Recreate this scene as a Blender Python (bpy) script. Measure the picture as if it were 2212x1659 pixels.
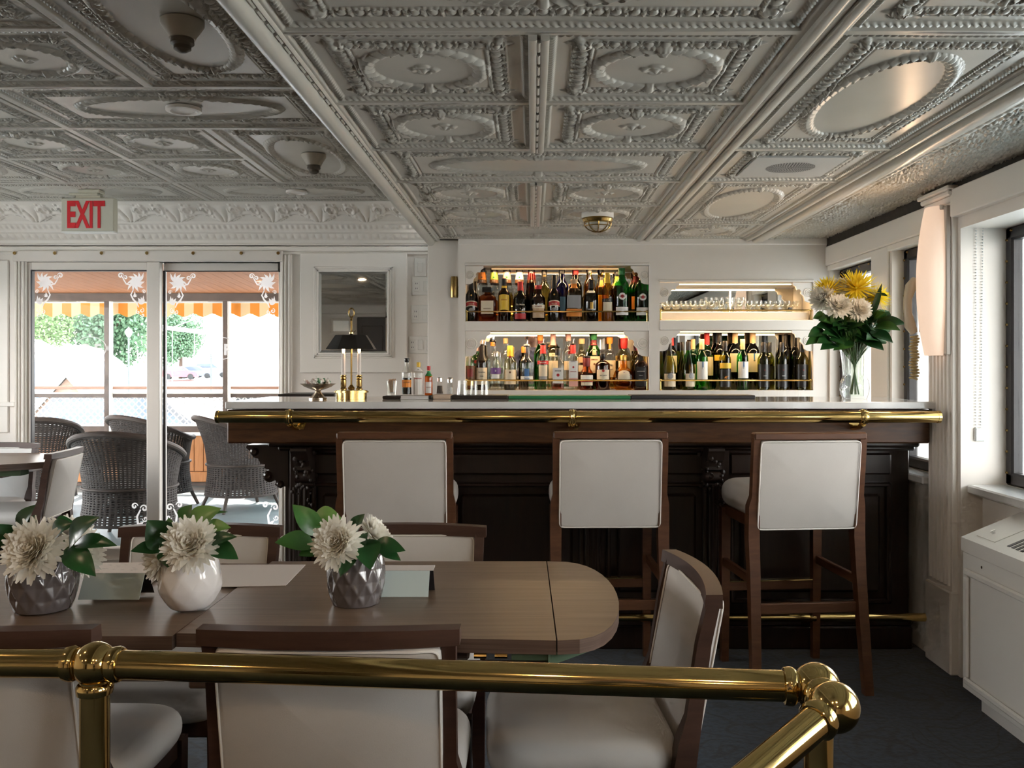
import bpy, bmesh, math, random
import numpy as np
from mathutils import Vector, Matrix, Euler, Quaternion
random.seed(7)
for o in list(bpy.data.objects): bpy.data.objects.remove(o)
SC = bpy.context.scene
COL = SC.collection
PI = math.pi
# ------------------------------------------------------------------ camera
EYE = 1.26
FPX = 2000.0                      # focal length in pixels of the 2212 px wide frame
cam_d = bpy.data.cameras.new('camera'); cam = bpy.data.objects.new('view_camera', cam_d); COL.objects.link(cam)
cam_d.sensor_width = 36.0; cam_d.lens = 36.0*FPX/2212.0
cam_d.shift_x = -44.0/2212.0; cam_d.shift_y = -39.5/2212.0
cam_d.clip_start = 0.04; cam_d.clip_end = 600
cam.location = (0, 0, EYE); cam.rotation_euler = (PI/2, 0, 0)
SC.camera = cam
def PX(px, Y): return (px-1150.0)*Y/FPX
def PZ(py, Y): return EYE-(py-790.0)*Y/FPX
def P3(px, py, Y): return Vector((PX(px, Y), Y, PZ(py, Y)))
# ------------------------------------------------------------------ world, sun, exposure
w = bpy.data.worlds.new('sky'); SC.world = w; w.use_nodes = True
nt = w.node_tree; nt.nodes.clear()
bg = nt.nodes.new('ShaderNodeBackground'); wo = nt.nodes.new('ShaderNodeOutputWorld')
tc = nt.nodes.new('ShaderNodeTexCoord'); sp = nt.nodes.new('ShaderNodeSeparateXYZ'); cr = nt.nodes.new('ShaderNodeValToRGB')
cr.color_ramp.elements[0].position = 0.0; cr.color_ramp.elements[0].color = (1.0, 0.965, 0.92, 1)
cr.color_ramp.elements[1].position = 0.7; cr.color_ramp.elements[1].color = (0.72, 0.87, 1.0, 1)
nt.links.new(tc.outputs['Generated'], sp.inputs[0]); nt.links.new(sp.outputs['Z'], cr.inputs[0])
nt.links.new(cr.outputs[0], bg.inputs['Color']); bg.inputs['Strength'].default_value = 6.2
nt.links.new(bg.outputs[0], wo.inputs[0])
sun_d = bpy.data.lights.new('sun', 'SUN'); sun_d.energy = 9.0; sun_d.angle = 0.01; sun_d.color = (1.0, 0.93, 0.82)
sun = bpy.data.objects.new('sun', sun_d); COL.objects.link(sun)
sun.location = (-6, 30, 20); sun.rotation_euler = Vector((0.10, -0.62, -0.78)).to_track_quat('-Z', 'Y').to_euler()
SC.view_settings.view_transform = 'Standard'; SC.view_settings.look = 'None'
SC.view_settings.gamma = 1.0; SC.view_settings.use_curve_mapping = False
SC.view_settings.exposure = 1.08
SC.cycles.max_bounces = 7; SC.cycles.diffuse_bounces = 4; SC.cycles.glossy_bounces = 4
SC.cycles.transparent_max_bounces = 20; SC.cycles.use_adaptive_sampling = True; SC.cycles.adaptive_threshold = 0.08; SC.cycles.adaptive_min_samples = 16; SC.cycles.use_light_tree = False; SC.cycles.sample_clamp_indirect = 6.0
SC.cycles.caustics_reflective = False; SC.cycles.caustics_refractive = False
def portal(loc, rot, sx, sy):
    return          # sky light reaches the windows directly
    d = bpy.data.lights.new('window_portal', 'AREA'); d.shape = 'RECTANGLE'; d.size = sx; d.size_y = sy
    d.cycles.is_portal = True
    o = bpy.data.objects.new('window_portal', d); COL.objects.link(o); o.location = loc; o.rotation_euler = rot
# ------------------------------------------------------------------ mesh helpers
class MB:
    def __init__(s): s.v = []; s.f = []; s.mi = []; s.cur = 0
    def add(s, vs, fs):
        o = len(s.v); s.v.extend([tuple(p) for p in vs]); s.f.extend([tuple(i+o for i in f) for f in fs]); s.mi.extend([s.cur]*len(fs)); return s
    def box(s, x0, x1, y0, y1, z0, z1, b=0.0):
        if x0 > x1: x0, x1 = x1, x0
        if y0 > y1: y0, y1 = y1, y0
        if z0 > z1: z0, z1 = z1, z0
        if b <= 0:
            return s.add([(x0,y0,z0),(x1,y0,z0),(x1,y1,z0),(x0,y1,z0),(x0,y0,z1),(x1,y0,z1),(x1,y1,z1),(x0,y1,z1)],
                         [(0,3,2,1),(4,5,6,7),(0,1,5,4),(1,2,6,5),(2,3,7,6),(3,0,4,7)])
        b = min(b, (x1-x0)*.49, (y1-y0)*.49, (z1-z0)*.49)
        L = [(x0,x1),(y0,y1),(z0,z1)]; vs = []; idx = {}
        for c in range(8):
            bits = [(c>>k)&1 for k in range(3)]
            for ax in range(3):
                p = [L[k][bits[k]] if k == ax else (L[k][bits[k]]+(b if bits[k] == 0 else -b)) for k in range(3)]
                idx[(c,ax)] = len(vs); vs.append(p)
        fs = []
        for ax in range(3):
            u, v = (ax+1)%3, (ax+2)%3
            for side in (0,1):
                cs = [(side<<ax)|(a<<u)|(d<<v) for a, d in ((0,0),(1,0),(1,1),(0,1))]
                q = [idx[(c,ax)] for c in cs]; fs.append(q if side else q[::-1])
        for ax in range(3):
            u, v = (ax+1)%3, (ax+2)%3
            for a in (0,1):
                for d in (0,1):
                    c0 = (a<<u)|(d<<v); c1 = c0|(1<<ax)
                    fs.append([idx[(c0,u)], idx[(c1,u)], idx[(c1,v)], idx[(c0,v)]])
        for c in range(8): fs.append([idx[(c,0)], idx[(c,1)], idx[(c,2)]])
        return s.add(vs, fs)
    def lathe(s, prof, n=24, c=(0,0,0), ax='z', sup=2.0, dep=1.0, ang=(0, 2*PI)):
        full = abs(ang[1]-ang[0]-2*PI) < 1e-6
        m = n if full else n+1; vs = []; fs = []
        for r, z in prof:
            for k in range(m):
                a = ang[0]+(ang[1]-ang[0])*k/n; ca, sa = math.cos(a), math.sin(a)
                if sup != 2.0:
                    q = (abs(ca)**sup+abs(sa)**sup)**(-1.0/sup)
                else: q = 1.0
                p = (r*q*ca, r*q*sa*dep, z)
                if ax == 'y': p = (p[0], p[2], p[1])
                elif ax == 'x': p = (p[2], p[0], p[1])
                vs.append((p[0]+c[0], p[1]+c[1], p[2]+c[2]))
        for i in range(len(prof)-1):
            for k in range(n):
                k2 = (k+1)%m
                fs.append((i*m+k, i*m+k2, (i+1)*m+k2, (i+1)*m+k))
        if full:
            if prof[0][0] > 1e-6: fs.append(tuple(range(m))[::-1])
            if prof[-1][0] > 1e-6: fs.append(tuple((len(prof)-1)*m+k for k in range(m)))
        return s.add(vs, fs)
    def tube(s, pts, r, n=10, closed=False, flat=1.0):
        pts = [Vector(p) for p in pts]; N = len(pts)
        rs = r if isinstance(r, (list, tuple)) else [r]*N
        vs = []; fs = []; up = None
        for i in range(N):
            a = pts[(i-1)%N] if (closed or i > 0) else pts[i]
            b = pts[(i+1)%N] if (closed or i < N-1) else pts[i]
            t = (b-a)
            if t.length < 1e-9: t = Vector((0,0,1))
            t.normalize()
            if up is None:
                up = Vector((0,0,1)) if abs(t.z) < .9 else Vector((0,1,0))
            x = up-t*up.dot(t)
            if x.length < 1e-6: x = t.orthogonal()
            x.normalize(); up = x; y = t.cross(x)
            for k in range(n):
                an = 2*PI*k/n
                vs.append(pts[i]+x*(rs[i]*math.cos(an))*flat+y*(rs[i]*math.sin(an)))
        M = N if closed else N-1
        for i in range(M):
            j = (i+1)%N
            for k in range(n):
                k2 = (k+1)%n
                fs.append((i*n+k, i*n+k2, j*n+k2, j*n+k))
        if not closed:
            fs.append(tuple(range(n))[::-1]); fs.append(tuple((N-1)*n+k for k in range(n)))
        return s.add(vs, fs)
    def prism(s, poly, pl, t0, t1):
        n = len(poly); vs = []
        for t in (t0, t1):
            for a, b in poly:
                vs.append({'xy': (a,b,t), 'xz': (a,t,b), 'yz': (t,a,b)}[pl])
        fs = [tuple(range(n))[::-1], tuple(range(n, 2*n))]
        for k in range(n): fs.append((k, (k+1)%n, n+(k+1)%n, n+k))
        return s.add(vs, fs)
    def sphere(s, c, r, n=16, m=10, sz=1.0):
        return s.lathe([(max(1e-5, r*math.sin(PI*i/m)), -r*sz*math.cos(PI*i/m)) for i in range(m+1)], n, c)
    def sweep(s, prof, ax, a0, a1):        # closed 2d profile extruded along x ('x': prof=(y,z)) or y ('y': prof=(x,z)) or z
        return s.prism(prof, {'x': 'yz', 'y': 'xz', 'z': 'xy'}[ax], a0, a1)
    def xf(s, M, start=0):
        for i in range(start, len(s.v)): s.v[i] = tuple(M @ Vector(s.v[i]))
        return s
    def mesh(s, name, sharp=0.6, smooth=True, recalc=True):
        me = bpy.data.meshes.new(name); me.from_pydata(s.v, [], s.f)
        if recalc:
            bm = bmesh.new(); bm.from_mesh(me); bmesh.ops.recalc_face_normals(bm, faces=bm.faces); bm.to_mesh(me); bm.free()
        if smooth:
            me.polygons.foreach_set('use_smooth', [True]*len(me.polygons)); me.set_sharp_from_angle(angle=sharp)
        me.update(); return me
    def build(s, name, mat, parent=None, loc=None, rot=None, sharp=0.6, smooth=True, recalc=True):
        return link(name, s.mesh(name, sharp, smooth, recalc), mat, parent, loc, rot)
def link(name, me, mat=None, parent=None, loc=None, rot=None, scale=None):
    if mat is not None and len(me.materials) == 0: me.materials.append(mat)
    o = bpy.data.objects.new(name, me); COL.objects.link(o)
    if parent is not None: o.parent = parent
    if loc is not None: o.location = loc
    if rot is not None: o.rotation_euler = rot
    if scale is not None: o.scale = scale
    return o
def tag(o, label, cat, group=None, kind=None):
    o['label'] = label; o['category'] = cat
    if group: o['group'] = group
    if kind: o['kind'] = kind
    return o
def thing(name, label, cat, loc=(0,0,0), rz=0.0, group=None):
    o = bpy.data.objects.new(name, None); COL.objects.link(o); o.location = loc; o.rotation_euler = (0,0,rz); o.empty_display_size = .05
    return tag(o, label, cat, group)
def struct(o): o['kind'] = 'structure'; return o
def copy_tree(o, parent=None):
    c = o.copy(); COL.objects.link(c); c.parent = parent
    for ch in o.children: copy_tree(ch, c)
    return c
def dup(root, loc, rz, label, group=None):
    r = copy_tree(root); r.location = loc; r.rotation_euler = (0,0,rz); r['label'] = label
    if group: r['group'] = group
    return r
def text_mesh(body, size, depth=0.0006, bend=None, sx=1.0, bold=0.0):
    cu = bpy.data.curves.new('t', 'FONT'); cu.body = body; cu.size = size; cu.align_x = 'CENTER'; cu.align_y = 'CENTER'
    cu.extrude = depth; cu.resolution_u = 3; cu.offset = bold
    ob = bpy.data.objects.new('t', cu); COL.objects.link(ob)
    dg = bpy.context.evaluated_depsgraph_get(); me = bpy.data.meshes.new_from_object(ob.evaluated_get(dg))
    bpy.data.objects.remove(ob); bpy.data.curves.remove(cu)
    for v in me.vertices:          # stand it up: text x -> x, text y -> z, facing -y
        x, y, z = v.co; x *= sx
        if bend:
            r = bend+z; v.co = (r*math.sin(x/bend), -r*math.cos(x/bend), y)
        else: v.co = (x, -z, y)
    return me
# ------------------------------------------------------------------ materials
MATS = {}
def mat(name, col=(.8,.8,.8), rough=.5, metal=0.0, spec=.5, noise=0.0, nscale=20.0, bump=0.0, bscale=60.0, emit=None, estr=0.0, stretch=None, col2=None, coat=0.0, sheen=0.0, trans=0.0):
    if name in MATS: return MATS[name]
    m = bpy.data.materials.new(name); m.use_nodes = True; nt = m.node_tree; b = nt.nodes['Principled BSDF']
    b.inputs['Base Color'].default_value = (*col, 1); b.inputs['Roughness'].default_value = rough
    b.inputs['Metallic'].default_value = metal; b.inputs['Specular IOR Level'].default_value = spec
    b.inputs['Coat Roughness'].default_value = .12; b.inputs['Coat Weight'].default_value = coat; b.inputs['Sheen Weight'].default_value = sheen
    b.inputs['Transmission Weight'].default_value = trans
    if emit: b.inputs['Emission Color'].default_value = (*emit, 1); b.inputs['Emission Strength'].default_value = estr
    tc = mp = None
    if noise or bump:
        tc = nt.nodes.new('ShaderNodeTexCoord'); mp = nt.nodes.new('ShaderNodeMapping'); nt.links.new(tc.outputs['Object'], mp.inputs[0])
        if stretch: mp.inputs['Scale'].default_value = stretch
    if noise:
        n = nt.nodes.new('ShaderNodeTexNoise'); n.inputs['Scale'].default_value = nscale; n.inputs['Detail'].default_value = 5
        nt.links.new(mp.outputs[0], n.inputs['Vector'])
        r = nt.nodes.new('ShaderNodeValToRGB'); c2 = col2 or tuple(c*(1-noise) for c in col)
        r.color_ramp.elements[0].position = .35; r.color_ramp.elements[0].color = (*c2, 1)
        r.color_ramp.elements[1].position = .65; r.color_ramp.elements[1].color = (*col, 1)
        nt.links.new(n.outputs['Fac'], r.inputs[0]); nt.links.new(r.outputs[0], b.inputs['Base Color'])
    if bump:
        n2 = nt.nodes.new('ShaderNodeTexNoise'); n2.inputs['Scale'].default_value = bscale; n2.inputs['Detail'].default_value = 3
        nt.links.new(mp.outputs[0], n2.inputs['Vector']); bp = nt.nodes.new('ShaderNodeBump'); bp.inputs['Strength'].default_value = bump
        bp.inputs['Distance'].default_value = .01
        nt.links.new(n2.outputs['Fac'], bp.inputs['Height']); nt.links.new(bp.outputs[0], b.inputs['Normal'])
    MATS[name] = m; return m
def glass(name, tint=(1,1,1), refl=.06, rough=.02):
    if name in MATS: return MATS[name]
    m = bpy.data.materials.new(name); m.use_nodes = True; nt = m.node_tree; nt.nodes.clear()
    o = nt.nodes.new('ShaderNodeOutputMaterial'); mx = nt.nodes.new('ShaderNodeMixShader'); t = nt.nodes.new('ShaderNodeBsdfTransparent')
    g = nt.nodes.new('ShaderNodeBsdfGlossy'); g.inputs['Roughness'].default_value = rough
    t.inputs['Color'].default_value = (*tint, 1)
    lw = nt.nodes.new('ShaderNodeLayerWeight'); lw.inputs['Blend'].default_value = .35
    ma = nt.nodes.new('ShaderNodeMath'); ma.operation = 'MULTIPLY_ADD'; ma.inputs[1].default_value = .55; ma.inputs[2].default_value = refl
    pw = nt.nodes.new('ShaderNodeMath'); pw.operation = 'POWER'; pw.inputs[1].default_value = 2.2
    nt.links.new(lw.outputs['Facing'], pw.inputs[0]); nt.links.new(pw.outputs[0], ma.inputs[0]); nt.links.new(ma.outputs[0], mx.inputs[0])
    nt.links.new(t.outputs[0], mx.inputs[1]); nt.links.new(g.outputs[0], mx.inputs[2]); nt.links.new(mx.outputs[0], o.inputs[0])
    MATS[name] = m; return m
def wood(name, c1, c2, scale=(1,14,14), rough=.4, nscale=3.0, spec=.5, coat=0.0):
    if name in MATS: return MATS[name]
    m = bpy.data.materials.new(name); m.use_nodes = True; nt = m.node_tree; b = nt.nodes['Principled BSDF']
    tc = nt.nodes.new('ShaderNodeTexCoord'); mp = nt.nodes.new('ShaderNodeMapping'); mp.inputs['Scale'].default_value = scale
    n = nt.nodes.new('ShaderNodeTexNoise'); n.inputs['Scale'].default_value = nscale; n.inputs['Detail'].default_value = 9; n.inputs['Roughness'].default_value = .65
    n.inputs['Distortion'].default_value = .4
    r = nt.nodes.new('ShaderNodeValToRGB'); r.color_ramp.elements[0].position = .3; r.color_ramp.elements[0].color = (*c1, 1)
    r.color_ramp.elements[1].position = .7; r.color_ramp.elements[1].color = (*c2, 1)
    nt.links.new(tc.outputs['Object'], mp.inputs[0]); nt.links.new(mp.outputs[0], n.inputs['Vector']); nt.links.new(n.outputs['Fac'], r.inputs[0])
    nt.links.new(r.outputs[0], b.inputs['Base Color']); b.inputs['Roughness'].default_value = rough; b.inputs['Specular IOR Level'].default_value = spec
    b.inputs['Coat Weight'].default_value = coat; b.inputs['Coat Roughness'].default_value = .2
    MATS[name] = m; return m
WHITE = mat('painted_white_wall', (.84,.785,.72), .45, noise=.05, nscale=3)
TRIM = mat('painted_trim', (.85,.80,.735), .35)
TIN = mat('painted_tin', (.54,.51,.445), .28, spec=.65, noise=.08, nscale=5)
BRASS = mat('polished_brass', (.68,.49,.19), .10, 1.0)
BRASS2 = mat('aged_brass', (.42,.285,.105), .24, 1.0)
CHROME = mat('steel', (.75,.74,.72), .2, 1.0)
MIRROR = mat('mirror_silver', (.86,.88,.87), .015, 1.0)
BLACK = mat('black_paint', (.012,.012,.012), .4)
RUBBER = mat('black_rubber_frame', (.018,.015,.016), .45)
CHAIRWOOD = wood('chair_wood', (.040,.019,.013), (.072,.035,.024), (2,2,12), .42, spec=.3)
STOOLWOOD = wood('stool_wood', (.070,.028,.013), (.120,.050,.024), (2,2,12), .42, spec=.3)
BARWOOD = wood('bar_mahogany', (.040,.016,.007), (.115,.050,.021), (1.2,10,10), .38, 4.0, spec=.3)
BARDARK = wood('bar_panel_wood', (.011,.006,.004), (.026,.013,.008), (9,9,1.0), .3, 4.0)
TABLEWOOD = wood('table_laminate', (.105,.066,.042), (.185,.124,.084), (1.2,22,22), .36, 3.0)
TABLEEDGE = wood('table_edge', (.065,.038,.027), (.150,.095,.070), (1,1,60), .4, 3.0)
LEATHER = mat('cream_upholstery', (.56,.525,.485), .5, noise=.04, nscale=9, bump=.06, bscale=500)
PIPING = mat('upholstery_piping', (.74,.70,.64), .5)
MARBLE = mat('white_marble', (.80,.79,.77), .07, noise=.18, nscale=6, spec=.6)

def frost(name, col=(.9,.88,.88), tr=.08):
    m = bpy.data.materials.new(name); m.use_nodes = True; nt = m.node_tree; nt.nodes.clear()
    o = nt.nodes.new('ShaderNodeOutputMaterial'); a = nt.nodes.new('ShaderNodeBsdfTranslucent'); a.inputs[0].default_value = (*col,1)
    d = nt.nodes.new('ShaderNodeBsdfDiffuse'); d.inputs[0].default_value = (*col,1); t = nt.nodes.new('ShaderNodeBsdfTransparent')
    m1 = nt.nodes.new('ShaderNodeMixShader'); m1.inputs[0].default_value = .2; m2 = nt.nodes.new('ShaderNodeMixShader'); m2.inputs[0].default_value = tr
    nt.links.new(a.outputs[0], m1.inputs[1]); nt.links.new(d.outputs[0], m1.inputs[2]); nt.links.new(m1.outputs[0], m2.inputs[1]); nt.links.new(t.outputs[0], m2.inputs[2]); nt.links.new(m2.outputs[0], o.inputs[0]); return m

def petalmat(name, col):
    if name in MATS: return MATS[name]
    m = bpy.data.materials.new(name); m.use_nodes = True; nt = m.node_tree; nt.nodes.clear()
    o = nt.nodes.new('ShaderNodeOutputMaterial'); a = nt.nodes.new('ShaderNodeBsdfTranslucent'); a.inputs[0].default_value = (*col,1)
    d = nt.nodes.new('ShaderNodeBsdfDiffuse'); d.inputs[0].default_value = (*col,1); m1 = nt.nodes.new('ShaderNodeMixShader'); m1.inputs[0].default_value = .42
    nt.links.new(d.outputs[0], m1.inputs[1]); nt.links.new(a.outputs[0], m1.inputs[2]); nt.links.new(m1.outputs[0], o.inputs[0]); MATS[name] = m; return m
# ================================================================== the room
ZC, ZL = 2.01, 2.24              # bar-side ceiling and raised left ceiling
YB, YD = 5.40, 5.90              # face of the bottle wall, face of the wall with the sliding door
XR = 1.73                        # right wall, room side
XW, YN = -3.9, -3.2              # far left wall, wall behind the camera
def carpet():
    m = bpy.data.materials.new('navy_carpet'); m.use_nodes = True; nt = m.node_tree; b = nt.nodes['Principled BSDF']
    tc = nt.nodes.new('ShaderNodeTexCoord')
    n = nt.nodes.new('ShaderNodeTexNoise'); n.inputs['Scale'].default_value = 2.6; n.inputs['Detail'].default_value = 1.0; n.inputs['Distortion'].default_value = .8
    mu = nt.nodes.new('ShaderNodeMath'); mu.operation = 'MULTIPLY'; mu.inputs[1].default_value = 9.0
    pp = nt.nodes.new('ShaderNodeMath'); pp.operation = 'PINGPONG'; pp.inputs[1].default_value = .5
    r = nt.nodes.new('ShaderNodeValToRGB'); r.color_ramp.elements[0].position = .04; r.color_ramp.elements[0].color = (.0018,.0028,.005,1)
    r.color_ramp.elements[1].position = .12; r.color_ramp.elements[1].color = (.0085,.0165,.028,1)
    n2 = nt.nodes.new('ShaderNodeTexNoise'); n2.inputs['Scale'].default_value = 45; n2.inputs['Detail'].default_value = 4
    r2 = nt.nodes.new('ShaderNodeValToRGB'); r2.color_ramp.elements[0].position = .4; r2.color_ramp.elements[0].color = (.3,.3,.33,1); r2.color_ramp.elements[1].position = .56
    mx = nt.nodes.new('ShaderNodeMix'); mx.data_type = 'RGBA'; mx.blend_type = 'MULTIPLY'; mx.inputs[0].default_value = .85
    L = nt.links.new
    L(tc.outputs['Object'], n.inputs['Vector']); L(tc.outputs['Object'], n2.inputs['Vector']); L(n.outputs['Fac'], mu.inputs[0]); L(mu.outputs[0], pp.inputs[0]); L(pp.outputs[0], r.inputs[0])
    L(n2.outputs['Fac'], r2.inputs[0]); L(r.outputs[0], mx.inputs[6]); L(r2.outputs[0], mx.inputs[7]); L(mx.outputs[2], b.inputs['Base Color'])
    b.inputs['Roughness'].default_value = .95; b.inputs['Specular IOR Level'].default_value = .1; b.inputs['Sheen Weight'].default_value = .2
    bp = nt.nodes.new('ShaderNodeBump'); bp.inputs['Strength'].default_value = .4; bp.inputs['Distance'].default_value = .004
    L(n2.outputs['Fac'], bp.inputs['Height']); L(bp.outputs[0], b.inputs['Normal'])
    return m
struct(MB().box(XW, 2.0, YN, YD+.12, -.12, 0).build('floor', carpet(), smooth=False))
# ---------------------------------------------------------------- embossed tin ceiling
def smooth01(t): t = np.clip(t, 0, 1); return t*t*(3-2*t)
def band(d, a, b, s=.004): return smooth01((d-a)/s)*smooth01((b-d)/s)
def tin_height(x, y, Lx, Ly, wa, wb, rosette=False, inset=.075):
    dx = np.minimum(x, Lx-x); dy = np.minimum(y, Ly-y); d = np.minimum(dx, dy)
    s = np.where(dx < dy, y-Ly/2, x-Lx/2)
    h = .020*smooth01((.020-d)/.006)
    rope = .5+.5*np.cos(2*PI*(s/.017+d/.02))
    h += (.009+.009*rope)*np.sqrt(np.clip(1-((d-.029)/.0095)**2, 0, 1))
    c = inset+.021
    p = .037; ss = (s+p/2) % p-p/2; q = (ss/.0122)**2+((d-c-.004)/.0150)**2
    h += .015*np.sqrt(np.clip(1-q, 0, 1))+.010*np.exp(-((np.sqrt(q)-1.30)/.13)**2)*band(d, inset+.002, inset+.036)
    h += .010*np.exp(-((np.abs(ss)-p/2)/.003)**2)*band(d, inset, inset+.034)+.006*band(d, inset-.002, inset+.004, .002)
    h += .006*band(d, inset+.038, inset+.05, .003)
    bead = .5+.5*np.cos(2*PI*s/.0125)
    h += .007*bead*np.sqrt(np.clip(1-((d-inset-.044)/.005)**2, 0, 1))
    h += .005*smooth01((d-inset-.05)/.006)
    # corner leaves
    ex, ey = dx-c, dy-c; rr = np.sqrt(ex*ex+ey*ey); an = np.arctan2(ey, ex)
    h += .016*np.clip(1-rr/(.030+.010*np.cos(5*an+PI)), 0, 1)**.6
    # wreath
    X, Y = x-Lx/2, y-Ly/2; r = np.sqrt((X/wa)**2+(Y/wb)**2)+1e-9
    g = np.sqrt((X/wa**2)**2+(Y/wb**2)**2)/r+1e-9; ds = (r-1)/g
    th = np.arctan2(Y/wb, X/wa); arc = np.abs(((th+PI/2) % (2*PI))-PI)*(wa+wb)/2
    leaf = ((arc/.032+np.abs(ds)/.030) % 1.0)
    wv = np.clip(1-(np.abs(ds)/(.019+.004*leaf))**2, 0, 1)
    h += .023*np.sqrt(wv)*(.42+.58*(1-leaf))+0.003*np.sin(ds/.006)*wv*.4
    for a0 in (PI/2, -PI/2):
        da = np.abs(((th-a0+PI) % (2*PI))-PI)*(wa+wb)/2
        h += .008*smooth01((.012-da)/.004)*smooth01((.026-np.abs(ds))/.004)
    if rosette:
        R = np.sqrt(X*X+Y*Y); A = np.arctan2(Y, X)
        pet = .040*(.62+.38*np.abs(np.cos(2*A)))
        h += .016*np.sqrt(np.clip(1-(R/pet)**2, 0, 1))*(.55+.45*np.cos(R/.0048))
        h += .006*np.clip(1-R/.010, 0, 1)
    h += .0020*np.sin(X*9+Y*4)*np.cos(Y*7-X*3)
    return h*.60
def grid_mesh(name, Lx, Ly, nx, ny, hfun):
    xs = np.linspace(0, Lx, nx); ys = np.linspace(0, Ly, ny); X, Y = np.meshgrid(xs, ys)
    H = hfun(X, Y); co = np.stack([X-Lx/2, Y-Ly/2, -H], -1).reshape(-1, 3)
    i = np.arange((nx-1)*(ny-1)); r = i//(nx-1); c = i % (nx-1); a = r*nx+c
    q = np.stack([a, a+nx, a+nx+1, a+1], 1).reshape(-1)
    me = bpy.data.meshes.new(name); me.vertices.add(nx*ny); me.vertices.foreach_set('co', co.ravel())
    me.loops.add(len(q)); me.loops.foreach_set('vertex_index', q.astype(np.int32)); n = len(i)
    me.polygons.add(n); me.polygons.foreach_set('loop_start', np.arange(0, 4*n, 4, dtype=np.int32)); me.polygons.foreach_set('loop_total', np.full(n, 4, dtype=np.int32))
    me.polygons.foreach_set('use_smooth', np.ones(n, dtype=bool)); me.update(calc_edges=True); me.validate(); return me
M = .557
def tilemesh(nm, Lx, Ly, wa, wb, ros): return grid_mesh(nm, Lx, Ly, int(Lx/.0025), int(Ly/.0025), lambda x, y: tin_height(x, y, Lx, Ly, wa, wb, ros))
T_SQ = tilemesh('tin_square', M, M, .142, .142, True)
T_WIDE = tilemesh('tin_wide', 2*M, M, .365, .135, False)
T_LONG = tilemesh('tin_long', M, 2*M, .150, .385, False)
T_BIG = grid_mesh('tin_big', 2*M, 2*M, 400, 400, lambda x, y: tin_height(x, y, 2*M, 2*M, .40, .40, False))
def plain_h(x, y):
    d = np.minimum(np.minimum(x, M-x), np.minimum(y, M-y))
    h = tin_height(x, y, M, M, 9.0, 9.0, False)
    return h
T_PLAIN = tilemesh('tin_plain', M, M, 9.0, 9.0, False)
def soff_h(Lx):
    def f(x, y):
        rnd = np.sin(x*150+3*np.sin(y*55))*np.sin(y*130+3*np.sin(x*70))+.6*np.sin(x*310+y*120)*np.sin(y*260-x*90)
        h = .007*smooth01(rnd*2.2+.3)
        band_ = smooth01((.055-x)/.004)*smooth01((x-.018)/.004)
        lf = np.abs(np.sin(y*PI/.06+x*40))
        h = h*(1-band_)+band_*(.004+.010*lf*np.sin(np.clip((x-.018)/.037,0,1)*PI))
        h += .012*np.exp(-((x-.009)/.007)**2)+.006*np.exp(-((x-.066)/.004)**2)
        return h
    return f
ceil = struct(MB().box(-.60, 2.0, YN, YD+.1, ZC+.006, ZC+.10).build('ceiling', TIN, smooth=False))
ceilL = struct(MB().box(XW, -.60, YN, YD+.1, ZL+.006, ZL+.10).build('ceiling_left', TIN, smooth=False))
for me in (T_SQ, T_WIDE, T_LONG, T_BIG, T_PLAIN): me.materials.append(TIN)
def tile(me, x0, x1, y0, y1, z, par):
    dx, dy = me.dimensions if False else (None, None)
    w0 = {T_SQ: (M, M), T_WIDE: (2*M, M), T_LONG: (M, 2*M), T_BIG: (2*M, 2*M), T_PLAIN: (M, M)}[me]
    return link('ceiling_tile', me, None, par, ((x0+x1)/2, (y0+y1)/2, z), None, ((x1-x0)/w0[0], (y1-y0)/w0[1], 1))
YR = [2.055+M*k for k in range(-9, 7)]       # row borders, YR[9] = 2.055
def yr(k): return 2.055+M*k
cl, cm, crr = -.562, .0145, .607
pat = ['S','S','W','S','S','W']
for k in range(6):
    if pat[k] == 'S':
        tile(T_SQ, cl, cm, yr(k), yr(k+1), ZC, ceil); tile(T_SQ, cm, crr, yr(k), yr(k+1), ZC, ceil)
    else: tile(T_WIDE, cl, crr, yr(k), yr(k+1), ZC, ceil)
tile(T_BIG, cl, crr, yr(-2), yr(0), ZC, ceil); tile(T_WIDE, cl, crr, yr(-3), yr(-2), ZC, ceil); tile(T_BIG, cl, crr, yr(-5), yr(-3), ZC, ceil)
tile(T_BIG, cl, crr, yr(-7), yr(-5), ZC, ceil); tile(T_BIG, cl, crr, yr(-9), yr(-7), ZC, ceil)
ra, rb = .682, 1.238
tile(T_LONG, ra, rb, yr(0), yr(2), ZC, ceil); tile(T_PLAIN, ra, rb, yr(2), yr(3), ZC, ceil); tile(T_LONG, ra, rb, yr(3), yr(5), ZC, ceil); tile(T_SQ, ra, rb, yr(5), yr(6), ZC, ceil)
for k in (-2, -4, -6, -8): tile(T_LONG, ra, rb, yr(k), yr(k+2), ZC, ceil)
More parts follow.
